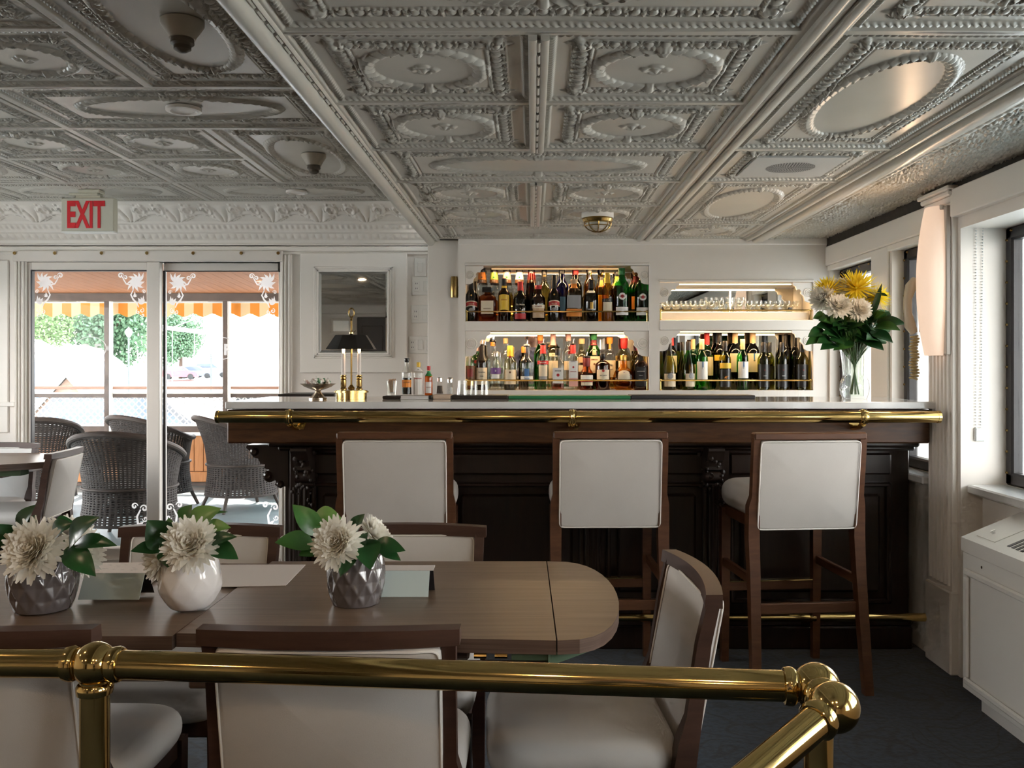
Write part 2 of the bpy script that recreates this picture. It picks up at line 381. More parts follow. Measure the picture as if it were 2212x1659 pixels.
# raised left ceiling, rows start at 3.229
def yl(k): return 3.229+M*k
xc = [-.765-M*k*1.02 for k in range(9)]
def col(i, j): return xc[j], xc[i]
def LT(me, i, j, k0, k1): tile(me, xc[j], xc[i], yl(k0), yl(k1), ZL, ceilL)
LT(T_LONG,0,1,-2,0); LT(T_SQ,1,2,-1,0); LT(T_SQ,1,2,-2,-1); LT(T_LONG,2,3,-2,0); LT(T_SQ,3,4,-1,0); LT(T_SQ,3,4,-2,-1)
LT(T_WIDE,0,2,0,1); LT(T_WIDE,2,4,0,1); LT(T_LONG,0,1,1,3); LT(T_SQ,1,2,1,2); LT(T_SQ,1,2,2,3); LT(T_SQ,2,3,1,2); LT(T_SQ,2,3,2,3); LT(T_LONG,3,4,1,3)
LT(T_WIDE,0,2,3,4); LT(T_WIDE,2,4,3,4); LT(T_SQ,4,5,3,4); LT(T_SQ,4,5,0,1); LT(T_LONG,4,5,1,3); LT(T_LONG,4,5,-2,0)
for k in (-4, -6, -8, -10): LT(T_BIG,0,2,k,k+2); LT(T_BIG,2,4,k,k+2)
link('ceiling_tile', T_WIDE, None, ceilL, ((xc[0]-.62)/2, yl(0), ZL+.004), None, (.13, 8, 1)) if False else None
# beams and mouldings
def rail_prof(x0, x1, z0, z1, n=10):       # rounded bottom moulding
    xm = (x0+x1)/2; r = (x1-x0)/2
    return [(x0, z1)]+[(xm-r*math.cos(PI*i/n), z0+(.45*r)*(1-math.sin(PI*i/n))) for i in range(n+1)]+[(x1, z1)]
mb = MB()
mb.sweep([(-.640,ZL+.02),(-.640,2.004),(-.634,1.998),(-.628,1.998)]+[(-.600-.027*math.cos(PI*i/12), 1.998-.032*math.sin(PI*i/12)) for i in range(13)]+[(-.570,2.002),(-.566,1.994),(-.561,1.991),(-.556,1.994),(-.553,2.004),(-.553,ZL+.02)], 'y', YN, YB+.12)
for y in np.arange(1.7, YB-.05, .07): mb.tube([(-.5685, y, 1.994), (-.5685, y+.052, 1.994)], .0045, 6)
struct(mb.build('trim_1', TIN, sharp=.9))
mb = MB(); mb.sweep(rail_prof(.607,.634,1.982,2.02), 'y', YN, YB); mb.sweep(rail_prof(.655,.682,1.982,2.02), 'y', YN, YB); mb.sweep(rail_prof(.632,.657,1.992,2.02), 'y', YN, YB)
struct(mb.build('trim_2', TIN, sharp=.9))
mb = MB()
mb.sweep(rail_prof(1.238,1.262,1.980,2.02), 'y', YN, YB); mb.sweep([(1.262,2.02),(1.262,1.993),(1.278,1.993),(1.278,2.02)], 'y', YN, YB); mb.sweep(rail_prof(1.278,1.342,1.972,2.02), 'y', YN, YB)
struct(mb.build('trim_3', TIN, sharp=.9))
mb = MB()
for xx in (cm-.016, cm+.016): mb.sweep(rail_prof(xx-.011, xx+.011, 1.986, 2.02), 'y', YN, YB)
for y in np.arange(1.9, YB, .075): mb.tube([(cm, y, 1.992), (cm, y+.055, 1.992)], .006, 6)
cmt = mb
for a, b in ((0,2),(3,5)):
    mb = MB()
    for xx in (cm-.014, cm+.014): mb.sweep(rail_prof(xx-.010, xx+.010, 1.984, 2.02), 'y', yr(a)+.012, yr(b)-.012)
    for y in np.arange(yr(a)+.03, yr(b)-.06, .085): mb.tube([(cm, y, 1.99), (cm, y+.06, 1.99)], .0055, 6)
    struct(mb.build('trim_4', TIN, sharp=.9))
LS = YB-YN
so = grid_mesh('soffit', .40, LS, 90, 1100, soff_h(.4)); so.materials.append(TIN)
link('soffit_panel', so, None, ceil, (1.342+.20, YN+LS/2, ZC-.004))
struct(MB().box(1.716, 1.80, YN, YB, 1.953, 2.008).build('shade_strip', mat('gap_shade_paint', (.03,.024,.018), .7, noise=.5, nscale=30), smooth=False))  # dark brown strip paints in the shadowed gap above the valance
# ---------------------------------------------------------------- wall with the sliding door
DX0, DX1, DZ0, DZ1 = PX(43, YD), PX(607, YD), .09, PZ(566, YD)
wb_ = MB()
wb_.box(XW, DX0, YD, YD+.12, 0, 2.25).box(DX1, -.40, YD, YD+.12, 0, 2.25).box(DX0, DX1, YD, YD+.12, DZ1, 2.25).box(DX0, DX1, YD, YD+.12, 0, DZ0)
struct(wb_.build('wall_back', WHITE, smooth=False))
# cove cornice: embossed curved strip from the ceiling down to the wall
def cove_mesh():
    x0, x1 = XW, -.60; nx = 1500; nv = 70
    xs = np.linspace(x0, x1, nx); t = np.linspace(0, 1, nv)
    py = YD-.43+.43*np.clip(t/.86,0,1)**.9; pz = ZL-.005-(ZL-1.995)*(t**1.6)
    co = []
    X, T = np.meshgrid(xs, t)
    s = (X % .29)/.29
    lf = np.zeros_like(X)
    # fan leaves with scrolls between them on the upper half
    on_ = smooth01((T-.04)/.04)*smooth01((.50-T)/.04); sx = (s-.5)*.29; uz = (.50-T)/.45*.155
    rho = np.sqrt(sx**2+(uz+.005)**2); phi = np.arctan2(sx, uz+.005)
    lf += on_*.026*np.clip(1-(rho/(.085+.045*np.cos(phi)))**3, 0, 1)*(.35+.65*np.abs(np.cos(4.5*phi)))*(np.abs(phi) < 1.25)
    for cx in (-.088, .088, -.202, .202):
        r2 = np.sqrt((sx-cx)**2+(uz-.085)**2); a2 = np.arctan2(uz-.085, sx-cx)
        lf += on_*.016*np.exp(-((r2-.026-.004*a2/PI)/.007)**2)+on_*.014*np.exp(-(r2/.011)**2)
        lf += on_*.012*np.clip(1-np.abs(r2-.045)/.012, 0, 1)*np.clip(np.cos(6*a2), 0, 1)
    lf += on_*.012*np.exp(-((uz-.040-.018*np.cos(2*PI*s))/.007)**2)
    lf += .010*np.exp(-((T-.53)/.012)**2)
    lf += .008*np.exp(-((T-.60)/.03)**2)*(.5+.5*np.cos(2*PI*X/.035))
    lf += .010*np.exp(-((T-.68)/.012)**2)
    lf += .008*np.exp(-((T-.76)/.035)**2)*np.abs(np.cos(PI*X/.045))
    lf += .012*np.exp(-((T-.85)/.015)**2)
    lf += .007*np.exp(-((T-.97)/.012)**2)*(.6+.4*np.cos(2*PI*X/.016))
    Yc = np.repeat(py[:,None], nx, 1)-lf*.55; Zc = np.repeat(pz[:,None], nx, 1)-lf*.8
    co = np.stack([X, Yc, Zc], -1).reshape(-1,3)
    me = grid_mesh('cornice', 1, 1, nx, nv, lambda x, y: x*0); me.vertices.foreach_set('co', co.ravel()); me.update(); me.materials.append(TRIM); return me
struct(link('trim_6', cove_mesh()))
mb = MB()
zt = PZ(540, YD)
mb.box(XW, -.42, YD-.03, YD, zt-.012, zt+.02, .006).box(XW, -.42, YD-.018, YD, zt-.03, zt-.012, .004)
def casing(mb, xa, xb, za, zb):
    mb.box(xa, xb, YD-.022, YD, za, zb, .004)
    wq = (xb-xa)
    for f in (.12, .38, .72): mb.box(xa+wq*f, xa+wq*(f+.16), YD-.034, YD-.02, za, zb, .005)
casing(mb, PX(35,YD), PX(60,YD), .0, zt-.03); casing(mb, PX(607,YD), PX(632,YD), .0, zt-.03)
mb.box(PX(632,YD), -.42, YD-.02, YD, PZ(868,YD), PZ(858,YD), .004).box(XW, PX(35,YD), YD-.02, YD, 1.0, 1.03, .004)
struct(mb.build('trim_7', TRIM))
# wainscot panel on the wall left of the door
struct(MB().box(PX(-60,YD), PX(20,YD), YD-.012, YD, PZ(935,YD), PZ(562,YD), .008).build('trim_8', TRIM))
struct(MB().box(XW, DX0, YD-.015, YD, 0, .12, .004).build('baseboard_back', BARDARK))
# pilaster strip between door wall and bottle wall
struct(MB().box(PX(930,5.62), PX(992,5.42), 5.46, YD+.12, 0, 2.0, .004).build('wall_pier', WHITE))
# ---------------------------------------------------------------- sliding glass door
door = struct(bpy.data.objects.new('door_1', None)); COL.objects.link(door); door.location = (0, YD, 0)
DOORW = mat('door_aluminium', (.76,.70,.64), .35)
PANE = glass('clear_pane', (.985,.98,.975), .008)
def dpart(nm, m, *boxes, b=.004, sharp=.6):
    mb = MB()
    for x0,x1,y0,y1,z0,z1 in boxes: mb.box(x0,x1,y0,y1,z0,z1,b)
    return mb.build(nm, m, door)
Yd = YD
gz0, gz1 = PZ(1185,Yd), PZ(583,Yd)
L0, L1, L2, L3 = PX(45,Yd), PX(67,Yd), PX(318,Yd), PX(346,Yd)
R1, R2, R3 = PX(349,Yd), PX(597,Yd), PX(611,Yd)
dpart('header', DOORW, (DX0-.02, DX1+.02, -.05, .06, PZ(566,Yd), PZ(543,Yd)))
dpart('sill', DOORW, (DX0, DX1, -.03, .10, 0.0, PZ(1206,Yd)))
dpart('left_panel_frame', DOORW, (L0,L1,.0,.045,DZ0,DZ1), (L2,L3,-.012,.045,DZ0,DZ1), (L1,L2,.0,.045,gz1,DZ1), (L1,L2,.0,.045,DZ0,gz0))
dpart('right_panel_frame', DOORW, (L3,R1,.05,.09,DZ0,DZ1), (R2,R3,.05,.09,DZ0,DZ1), (R1,R2,.05,.09,gz1,DZ1), (R1,R2,.05,.09,DZ0,gz0))
dpart('gasket', RUBBER, (L1-.002,L1+.008,-.002,.03,gz0,gz1), (L1,L2,.004,.03,gz1-.008,gz1+.002), (L3,R1+.006,.045,.06,gz0,gz1), (R1,R2,.055,.06,gz1-.006,gz1), b=0)
dpart('pane', PANE, (L1,L2,.020,.026,gz0,gz1), b=0); dpart('pane', PANE, (R1,R2,.068,.074,gz0,gz1), b=0)
for px in (42,128,228,325,424,527,606):
    MB().lathe([(.0001,0),(.009,0),(.011,.006),(.007,.010),(.0001,.010)], 12, (0,0,0), 'y').build('screw', BRASS2, door, (PX(px,Yd), -.062, PZ(549,Yd)))
dpart('latch', mat('tarnished_metal', (.10,.09,.07), .5, .6, noise=.5, nscale=60), (PX(601,Yd), PX(609,Yd), -.012, 0, PZ(588,Yd), PZ(568,Yd)))
# frosted scrollwork etched on the glass
FROST = frost('etched_frost'); FROST2 = frost('etched_faint', tr=.45)
def spiral(c, r, turns, a0, d=1, n=22):
    return [(c[0]+r*(1-.85*i/n)*math.cos(a0+d*turns*2*PI*i/n), c[1]+r*(1-.85*i/n)*math.sin(a0+d*turns*2*PI*i/n)) for i in range(n+1)]
def ribbon(mb, pts, w):
    n = len(pts); vs = []; fs = []
    for i, (x, z) in enumerate(pts):
        a = pts[max(0,i-1)]; b = pts[min(n-1,i+1)]; dx, dz = b[0]-a[0], b[1]-a[1]; l = math.hypot(dx,dz)+1e-9
        ww = (w[i] if isinstance(w,(list,tuple)) else w*(.35+.65*math.sin(PI*min(1,max(0,(i+.5)/n)))))/2
        vs += [(x-dz/l*ww, 0, z+dx/l*ww), (x+dz/l*ww, 0, z-dx/l*ww)]
    for i in range(n-1): fs.append((2*i,2*i+1,2*i+3,2*i+2))
    mb.add(vs, fs)
def leafshape(mb, base, tip, wd, n=9):
    bx, bz = base; tx, tz = tip; dx, dz = tx-bx, tz-bz
    pts = [(bx+dx*i/n+(-dz)*.15*math.sin(PI*i/n), bz+dz*i/n+dx*.15*math.sin(PI*i/n)) for i in range(n+1)]
    ribbon(mb, pts, [wd*math.sin(PI*min(.97,max(.04,(i/n)**.8))) for i in range(n+1)])
def scroll_big():                  # 0,0 = upper corner, x to the right, z down negative, about 0.2 x 0.28 m
    mb = MB()
    for tip in ((.02,-.005),(.05,-.002),(.085,-.01),(.115,-.03),(.125,-.075),(.12,-.115),(.085,-.12),(.05,-.125),(.02,-.10),(.012,-.06)):
        leafshape(mb, (.062,-.062), tip, .019)
    leafshape(mb, (.06,-.05), (.10,-.055), .03); leafshape(mb, (.06,-.075), (.03,-.06), .03)
    ribbon(mb, [(.07,-.07),(.10,-.082),(.13,-.075),(.145,-.05),(.155,-.03)], .009)
    ribbon(mb, spiral((.165,-.022),.018,1.3,PI,-1), .009); ribbon(mb, spiral((.135,-.035),.014,1.2,0,1), .008)
    ribbon(mb, spiral((.017,-.125),.013,1.3,0,1), .007)
    ribbon(mb, [(.085,-.115),(.10,-.145),(.085,-.175),(.06,-.20),(.05,-.225)], .011)
    for tip in ((.02,-.15),(.035,-.16),(.012,-.175),(.055,-.165)): leafshape(mb, (.045,-.205), tip, .017)
    for tip in ((.075,-.125),(.065,-.14),(.06,-.15)): leafshape(mb, (.085,-.155), tip, .010)
    ribbon(mb, spiral((.03,-.245),.016,1.2,PI/2,1), .008); ribbon(mb, spiral((.055,-.255),.014,1.2,PI/2,-1), .008); ribbon(mb, spiral((.025,-.275),.012,1.1,0,-1), .007)
    return mb
def scroll_small():
    mb = MB()
    ribbon(mb, [(.0,.0),(.04,.03),(.06,.08),(.055,.12),(.07,.15)], .010)
    ribbon(mb, spiral((.085,.155),.016,1.2,PI,-1), .008); ribbon(mb, spiral((.045,.165),.014,1.2,0,1), .008); ribbon(mb, spiral((.09,.11),.012,1.2,PI,1), .007)
    for tip in ((.10,.085),(.105,.06),(.10,.03),(.085,.10),(.03,.075)): leafshape(mb, (.055,.045), tip, .020)
    return mb
SB = scroll_big().mesh('scrollwork', smooth=False, recalc=False); SS = scroll_small().mesh('scrollwork', smooth=False, recalc=False)
def etch(me, x, y, z, sx): link('etched_scroll', me, FROST, door, (x, y, z), None, (sx,1,abs(sx)))
def both(x0, x1, y, ):
    etch(SB, x0+.012, y, gz1-.012, 1); etch(SB, x1-.012, y, gz1-.012, -1)
    etch(SS, x0+.155, y, PZ(1178,Yd), -1.5); etch(SS, x1-.155, y, PZ(1178,Yd), 1.5)
both(L1, L2, .018); both(R1, R2, .066)
def emblem(cx, cz, y):
    mb = MB(); rx, rz = .100, .072
    ribbon(mb, [(rx*math.cos(2*PI*i/48), rz*math.sin(2*PI*i/48)) for i in range(49)], [.006]*49)
    for dx, dz, d in ((0,rz+.016,0),(rx+.012,0,1),(-rx-.012,0,1),(0,-rz-.016,0)):
        for k in (-1,0,1): ribbon(mb, spiral((dx+(.009*k if d == 0 else 0), dz+(.009*k if d == 1 else 0)), .007, 1, PI/2, 1, 10), .004)
    FE = FROST2
    o = mb.build('etched_emblem', FE, door, (cx, y, cz), smooth=False, recalc=False)
    for ch, dx in (('C', -.042), ('F', .045)):
        link('etched_letter', text_mesh(ch, .095, .0002, bold=.004), FROST2, door, (cx+dx, y, cz-.012))
emblem(PX(193,Yd), PZ(752,Yd), .017); emblem(PX(468,Yd), PZ(752,Yd), .065)
portal((PX(325,Yd), YD+.2, 1.0), (PI/2, 0, PI), 1.75, 1.9)
# ---------------------------------------------------------------- bottle wall with two niches
YM = 5.625                                   # mirror plane at the back of the niches
N1 = (PX(1005,YB), PX(1402,YB), PZ(843,YB), PZ(572,YB)); N2 = (PX(1425,YB), PX(1757,YB), PZ(843,YB), PZ(608,YB))
xa, xb = PX(990,YB), XR+.10
mb = MB()
mb.box(xa, N1[0], YB, YM+.06, 0, ZC).box(N1[1], N2[0], YB, YM+.06, 0, ZC).box(N2[1], xb, YB, YM+.06, 0, ZC)
mb.box(N1[0], N1[1], YB, YM+.06, 0, N1[2]).box(N1[0], N1[1], YB, YM+.06, N1[3], ZC)
mb.box(N2[0], N2[1], YB, YM+.06, 0, N2[2]).box(N2[0], N2[1], YB, YM+.06, N2[3], ZC)
mb.box(N1[0], N2[1], YM+.02, YM+.06, N1[2], N1[3])
struct(mb.build('wall_bar', WHITE, smooth=False))
mb = MB(); e = .006
for n in (N1, N2):
    mb.box(n[0]-.004, n[1]+.004, YB-.008, YB+.006, n[3]-.004, n[3]+.010, .003)
struct(mb.build('trim_9', TRIM))
struct(MB().box(xa, xb, YB-.012, YB+.01, ZC-.045, ZC-.002, .006).build('trim_10', TRIM))
# ---------------------------------------------------------------- right wall with windows, pilasters, valances
wins = [(4.72, 5.38), (4.03, 4.455), (2.35, 3.74), (.75, 2.05), (-.75, .35)]
WZ0, WZ1, XG = .78, 1.815, 1.83
mb = MB(); XO = 1.98
edges = [5.38] + [v for a, b in wins for v in (b, a)] + [YN]
mb.box(XR, XO, wins[2][1], YM+.06, 0, WZ0); mb.box(XR, XO, YN, wins[2][0], 0, WZ0); mb.box(1.82, XO, wins[2][0], wins[2][1], 0, WZ0); mb.box(XR, XO, YN, YM+.06, WZ1, 2.02)
ys = [YM+.06]
for a, b in wins: ys += [b, a]
ys.append(YN)
for i in range(0, len(ys), 2): mb.box(XR, XO, ys[i+1], ys[i], WZ0, WZ1)
struct(mb.build('wall_right', WHITE, smooth=False))
for i, (a, b) in enumerate(wins):
    wdw = struct(bpy.data.objects.new('window_%d' % (i+1), None)); COL.objects.link(wdw); wdw.location = (XG, (a+b)/2, (WZ0+WZ1)/2)
    hy, hz = (b-a)/2, (WZ1-WZ0)/2; fw = .052
    xf0, xf1 = (.0, .05) if i > 2 else ((-.045, .005) if i < 2 else (.08, .13))
    mb = MB()
    mb.box(xf0, xf1, -hy, -hy+fw, -hz, hz, .008).box(xf0, xf1, hy-fw, hy, -hz, hz, .008).box(xf0, xf1, -hy, hy, hz-fw, hz, .008).box(xf0, xf1, -hy, hy, -hz, -hz+fw, .008)
    mb.build('window_frame', RUBBER, wdw)
    mb = MB(); mb.box(xf0+.025, xf0+.03, -hy+fw, hy-fw, -hz+fw, hz-fw); mb.build('pane', PANE, wdw, smooth=False)
    mb = MB()
    for k in range(12):
        z = -hz+.05+(2*hz-.1)*k/11
        mb.lathe([(.0001,0),(.006,0),(.004,-.006),(.0001,-.006)], 8, (xf0, hy-.015, z), 'x')
    for k in range(max(3, int(2*hy/.12))):
        y = -hy+.05+(2*hy-.1)*k/(max(3, int(2*hy/.12))-1)
        mb.lathe([(.0001,0),(.006,0),(.004,-.006),(.0001,-.006)], 8, (xf0, y, hz-.015), 'x')
    mb.build('frame_bolts', BRASS2, wdw)
    mb = MB(); mb.box((XR-.045-XG) if i != 2 else 1.755-XG, xf0, -hy-.03*(i != 2), hy+.01*(i != 2), -hz-.035, -hz, .006); mb.build('window_sill', MARBLE, wdw)
    portal((XO+.02, (a+b)/2, (WZ0+WZ1)/2), (0, PI/2, 0), 1.0, b-a)
# valances: far run behind the bar and near run over the big window
mb = MB(); mb.box(XR-.022, XR+.03, 4.0, YB, 1.842, 1.952, .004).box(XR-.010, XR+.02, 4.0, YB, 1.812, 1.842, .003)
struct(mb.build('trim_11', TRIM))
mb = MB(); mb.box(XR-.035, XR+.02, YN, 3.76, 1.862, 1.975, .004)
struct(mb.build('trim_12', TRIM))
mb = MB(); mb.box(XR+.03, XG+.06, 2.36, 3.72, 1.822, 1.85, .01); mb.build('roller_blind', mat('blind_fabric', (.72,.70,.62), .6)); bl = bpy.data.objects['roller_blind']; tag(bl, 'cream roller blind pulled up above the large right window', 'blind')
# post faces between bar windows get a moulding
mb = MB(); mb.box(XR-.012, XR, 4.48, 4.70, .0, 1.84, .004); struct(mb.build('trim_13', TRIM))
# fluted pilaster with capital
mb = MB(); X0 = 1.708; ya, yb = 3.765, 3.995
mb.box(X0, XR+.05, ya, yb, 0, 1.90, .003)
for k in range(6):
    y = ya+.028+(yb-ya-.056)*k/5; mb.tube([(X0, y, .36), (X0, y, 1.88)], .0105, 8)
mb.box(X0-.012, XR+.05, ya-.006, yb+.006, 0, .34, .006)
mb.box(X0-.014, XR+.05, ya-.012, yb+.012, 1.925, 1.95, .004).box(X0-.026, XR+.05, ya-.024, yb+.024, 1.95, 1.972, .006).box(X0-.036, XR+.05, ya-.034, yb+.034, 1.972, 1.99, .004)
mb.box(X0-.004, XR+.05, ya-.004, yb+.004, 1.89, 1.93, .003)
struct(mb.build('trim_14', TRIM))
# wall panel mouldings under the big window
mb = MB(); mb.box(1.806, 1.82, 2.4, 3.72, .12, .735, .006).box(1.796, 1.81, 2.5, 3.60, .20, .665, .008)
struct(mb.build('trim_15', TRIM))
# ---------------------------------------------------------------- the rest of the room (behind and left of the camera)
struct(MB().box(XW, XO, YN-.1, YN, 0, 2.26).build('wall_front', WHITE, smooth=False))
LW = [(3.0,5.3)]
mb = MB(); mb.box(XW-.1, XW, YN, YD+.12, 0, .8).box(XW-.1, XW, YN, YD+.12, 1.85, 2.26)
yy = [YN]+[v for ab in LW for v in ab]+[YD+.12]
for i in range(0, len(yy), 2): mb.box(XW-.1, XW, yy[i], yy[i+1], .8, 1.85)
struct(mb.build('wall_left', WHITE, smooth=False))
for i, (a, b) in enumerate(LW):
    wdw = struct(MB().box(-.05, -.044, a, b, .8, 1.85).build('window_%d' % (i+6), PANE, None, (XW, 0, 0), smooth=False))
    MB().box(-.07,.0,a,a+.05,.8,1.85,.005).box(-.07,.0,b-.05,b,.8,1.85,.005).box(-.07,.0,a,b,.8,.85,.005).box(-.07,.0,a,b,1.8,1.85,.005).build('window_frame', RUBBER, wdw)
    portal((XW-.12, (a+b)/2, 1.32), (0, -PI/2, 0), 1.05, b-a)
# dark wooden door and small wall mirrors on the wall behind the camera (seen in the mirrors)
d2 = struct(MB().box(-2.82, -1.90, YN, YN+.05, 0, 2.04, .01).build('door_2', BARDARK))
MB().box(-2.74,-2.40,YN+.05,YN+.065,.2,1.90,.01).build('panel', BARDARK, d2); MB().box(-2.32,-1.98,YN+.05,YN+.065,.2,1.90,.01).build('panel', BARDARK, d2)
MB().sphere((-1.98,YN+.09,1.0),.03).build('knob', BRASS, d2)
for i, (x, z, lb) in enumerate(((-3.08,1.90,'small framed mirror beside the dark door on the rear wall'), (-3.62,1.90,'small framed mirror farther from the dark door on the rear wall'), (.35,1.6,'small framed mirror on the rear wall behind the photographer'), (1.0,1.6,'small framed mirror on the rear wall near the right windows'))):
    t = thing('wall_mirror', lb, 'mirror', (x, YN, z))
    mb = MB(); mb.box(-.16,.16,0,.03,-.12,.12,.006); mb.build('frame', TRIM, t)
    MB().box(-.125,.125,.03,.034,-.085,.085).build('glass', MIRROR, t, smooth=False)
mb = MB()
struct(MB().box(XW, XO, YN, YN+.03, 2.06, 2.10, .006).build('trim_16', TRIM))
# ================================================================== the bar
BX0, BX1 = -1.094, 1.690
bar = thing('bar_counter', 'dark carved mahogany bar front with panels behind the stools', 'bar', (0, 4.13, 0))
def bpart(nm, m, *bx, b=.004):
    mb = MB()
    for q in bx: mb.box(*q, b)
    return mb.build(nm, m, bar)
bpart('body', BARDARK, (BX0, BX1, .02, .42, .0, .95), (BX0+.03, BX1, -.02, .05, 0, .10), (BX0, BX1, -.012, .03, .10, .13), b=.006)
bpart('frieze_board', BARWOOD, (PX(490,3.93), PX(2009,3.93), -.20, .38, .930, 1.074), b=.006)
bpart('under_moulding', BARDARK, (BX0-.06, BX1, -.10, .1, .905, .932), (BX0-.03, BX1, -.05, .1, .885, .907), b=.008)
xs = [BX0+.06, -.42, .28, .83, BX1-.04]
for i in range(4):
    a, b = xs[i]+.05, xs[i+1]-.05
    mb = MB()
    for q in ((a,b,.006,.02,.72,.74),(a,b,.006,.02,.20,.22),(a,a+.02,.006,.02,.2,.74),(b-.02,b,.006,.02,.2,.74)): mb.box(*[q[0],q[1],-.012,.02,q[4],q[5]], .006)
    mb.build('panel_moulding', BARDARK, bar)
    MB().box(a+.05, b-.05, -.012, .02, .25, .69, .012).build('raised_panel', BARDARK, bar)
    MB().box(a, b, -.010, .02, .775, .87, .008).build('upper_panel', BARDARK, bar)
for x in xs[:-1]:
    mb = MB(); mb.box(x-.045, x+.045, -.016, .02, .1, .89, .004)
    for k in (-1,0,1): mb.tube([(x+.024*k, -.018, .2), (x+.024*k, -.018, .72)], .008, 6)
    mb.build('stile', BARDARK, bar)
# carved corbels: scrolled profile; one at the bar's left end, others under the overhang
def corbel_poly(s=1.0):
    p = [(0,0),(-.185,0),(-.19,-.012),(-.165,-.035),(-.158,-.055),(-.135,-.062),(-.125,-.085),(-.105,-.088),(-.108,-.105),(-.085,-.112)]
    p += [(-.085-.028*math.sin(a), -.14+.028*math.cos(a)) for a in [k*PI/6 for k in range(1,9)]]
    p += [(-.055,-.165),(-.06,-.18),(-.035,-.195),(-.02,-.185),(0,-.19)]
    return [(x*s, z*s) for x, z in p]
mb = MB(); mb.prism(corbel_poly(), 'xz', .02, .16)
for k, (x, z, r) in enumerate(((-.09,-.138,.022),(-.035,-.175,.018),(-.15,-.03,.02))): mb.lathe([(.0001,-.012),(r*.5,-.014),(r,-.004),(r,.0),(.0001,.0)], 12, (x,.02,z), 'y')
mb.build('end_corbel', BARDARK, bar, (BX0, 0, .905))
for x in (PX(655,4.05), PX(1540,4.05)):
    mb = MB(); mb.prism([(y, z) for y, z in corbel_poly(.95)], 'yz', -.035, .035)
    rnd = random.Random(3)
    for k in range(60): mb.sphere((rnd.uniform(-.045,.045), rnd.uniform(-.16,-.01), rnd.uniform(-.26,-.01)), rnd.uniform(.005,.012), 8, 5)
    mb.build('carved_corbel', mat('carved_wood', (.020,.011,.007), .5), bar, (x, .01, .905))
ct = MB().box(PX(486,3.9), 1.705, 3.90, 4.56, 1.078, 1.108, .003).build('countertop', MARBLE)
tag(ct, 'white marble worktop running along the whole bar', 'countertop')
# brass rail along the counter
rl = thing('brass_bar_rail', 'long brass arm rail fixed along the front of the bar', 'rail', (0, 3.80, 1.050))
xa0, xb0 = PX(468,3.80), PX(2030,3.80)
mb = MB(); mb.tube([(xa0+.004,0,0),(xb0-.004,0,0)], .0245, 20); mb.build('tube', BRASS, rl)
for x, s in ((xa0,1),(xb0,-1)):
    mb = MB(); mb.lathe([(.0001,-.006),(.018,-.005),(.026,0),(.0262,.012),(.0245,.013)] , 20, (0,0,0), 'x')
    if s < 0: mb.xf(Matrix.Scale(-1,4,(1,0,0)))
    mb.build('end_cap', BRASS, rl, (x,0,0))
for px in (625, 1237, 1865):
    x = PX(px,3.80)
    mb = MB(); mb.lathe([(.0248,-.016),(.029,-.014),(.0295,-.006),(.033,-.003),(.033,.003),(.0295,.006),(.029,.014),(.0248,.016)], 20, (0,0,0), 'x')
    mb.build('collar', BRASS, rl, (x,0,0))
    mb = MB(); mb.tube([(0,.0,-.02),(0,.05,-.038),(0,.125,-.045)], [.012,.010,.012], 10); mb.prism([(-.028,0),(.050,0),(.028,-.052),(-.006,-.052)], 'xz', .122, .13)
    for dx in (.006,.018): mb.sphere((dx+.004,.121,-.035), .004, 8, 5)
    mb.build('bracket', BRASS, rl, (x,0,-.008))
fr = thing('brass_foot_rail', 'brass foot rail low along the base of the bar', 'rail', (0, 4.00, .173))
mb = MB(); mb.tube([(-1.05,0,0),(1.70,0,0)], .018, 14); mb.build('tube', BRASS, fr)
for px in (760, 1250, 1755):
    x = PX(px,4.0); mb = MB(); mb.lathe([(.0185,-.014),(.023,-.012),(.025,0),(.023,.012),(.0185,.014)], 14, (0,0,0), 'x'); mb.tube([(0,0,0),(0,.06,-.05),(0,.13,-.06)], [.012,.01,.016], 8); mb.build('bracket', BRASS2, fr, (x,0,0))
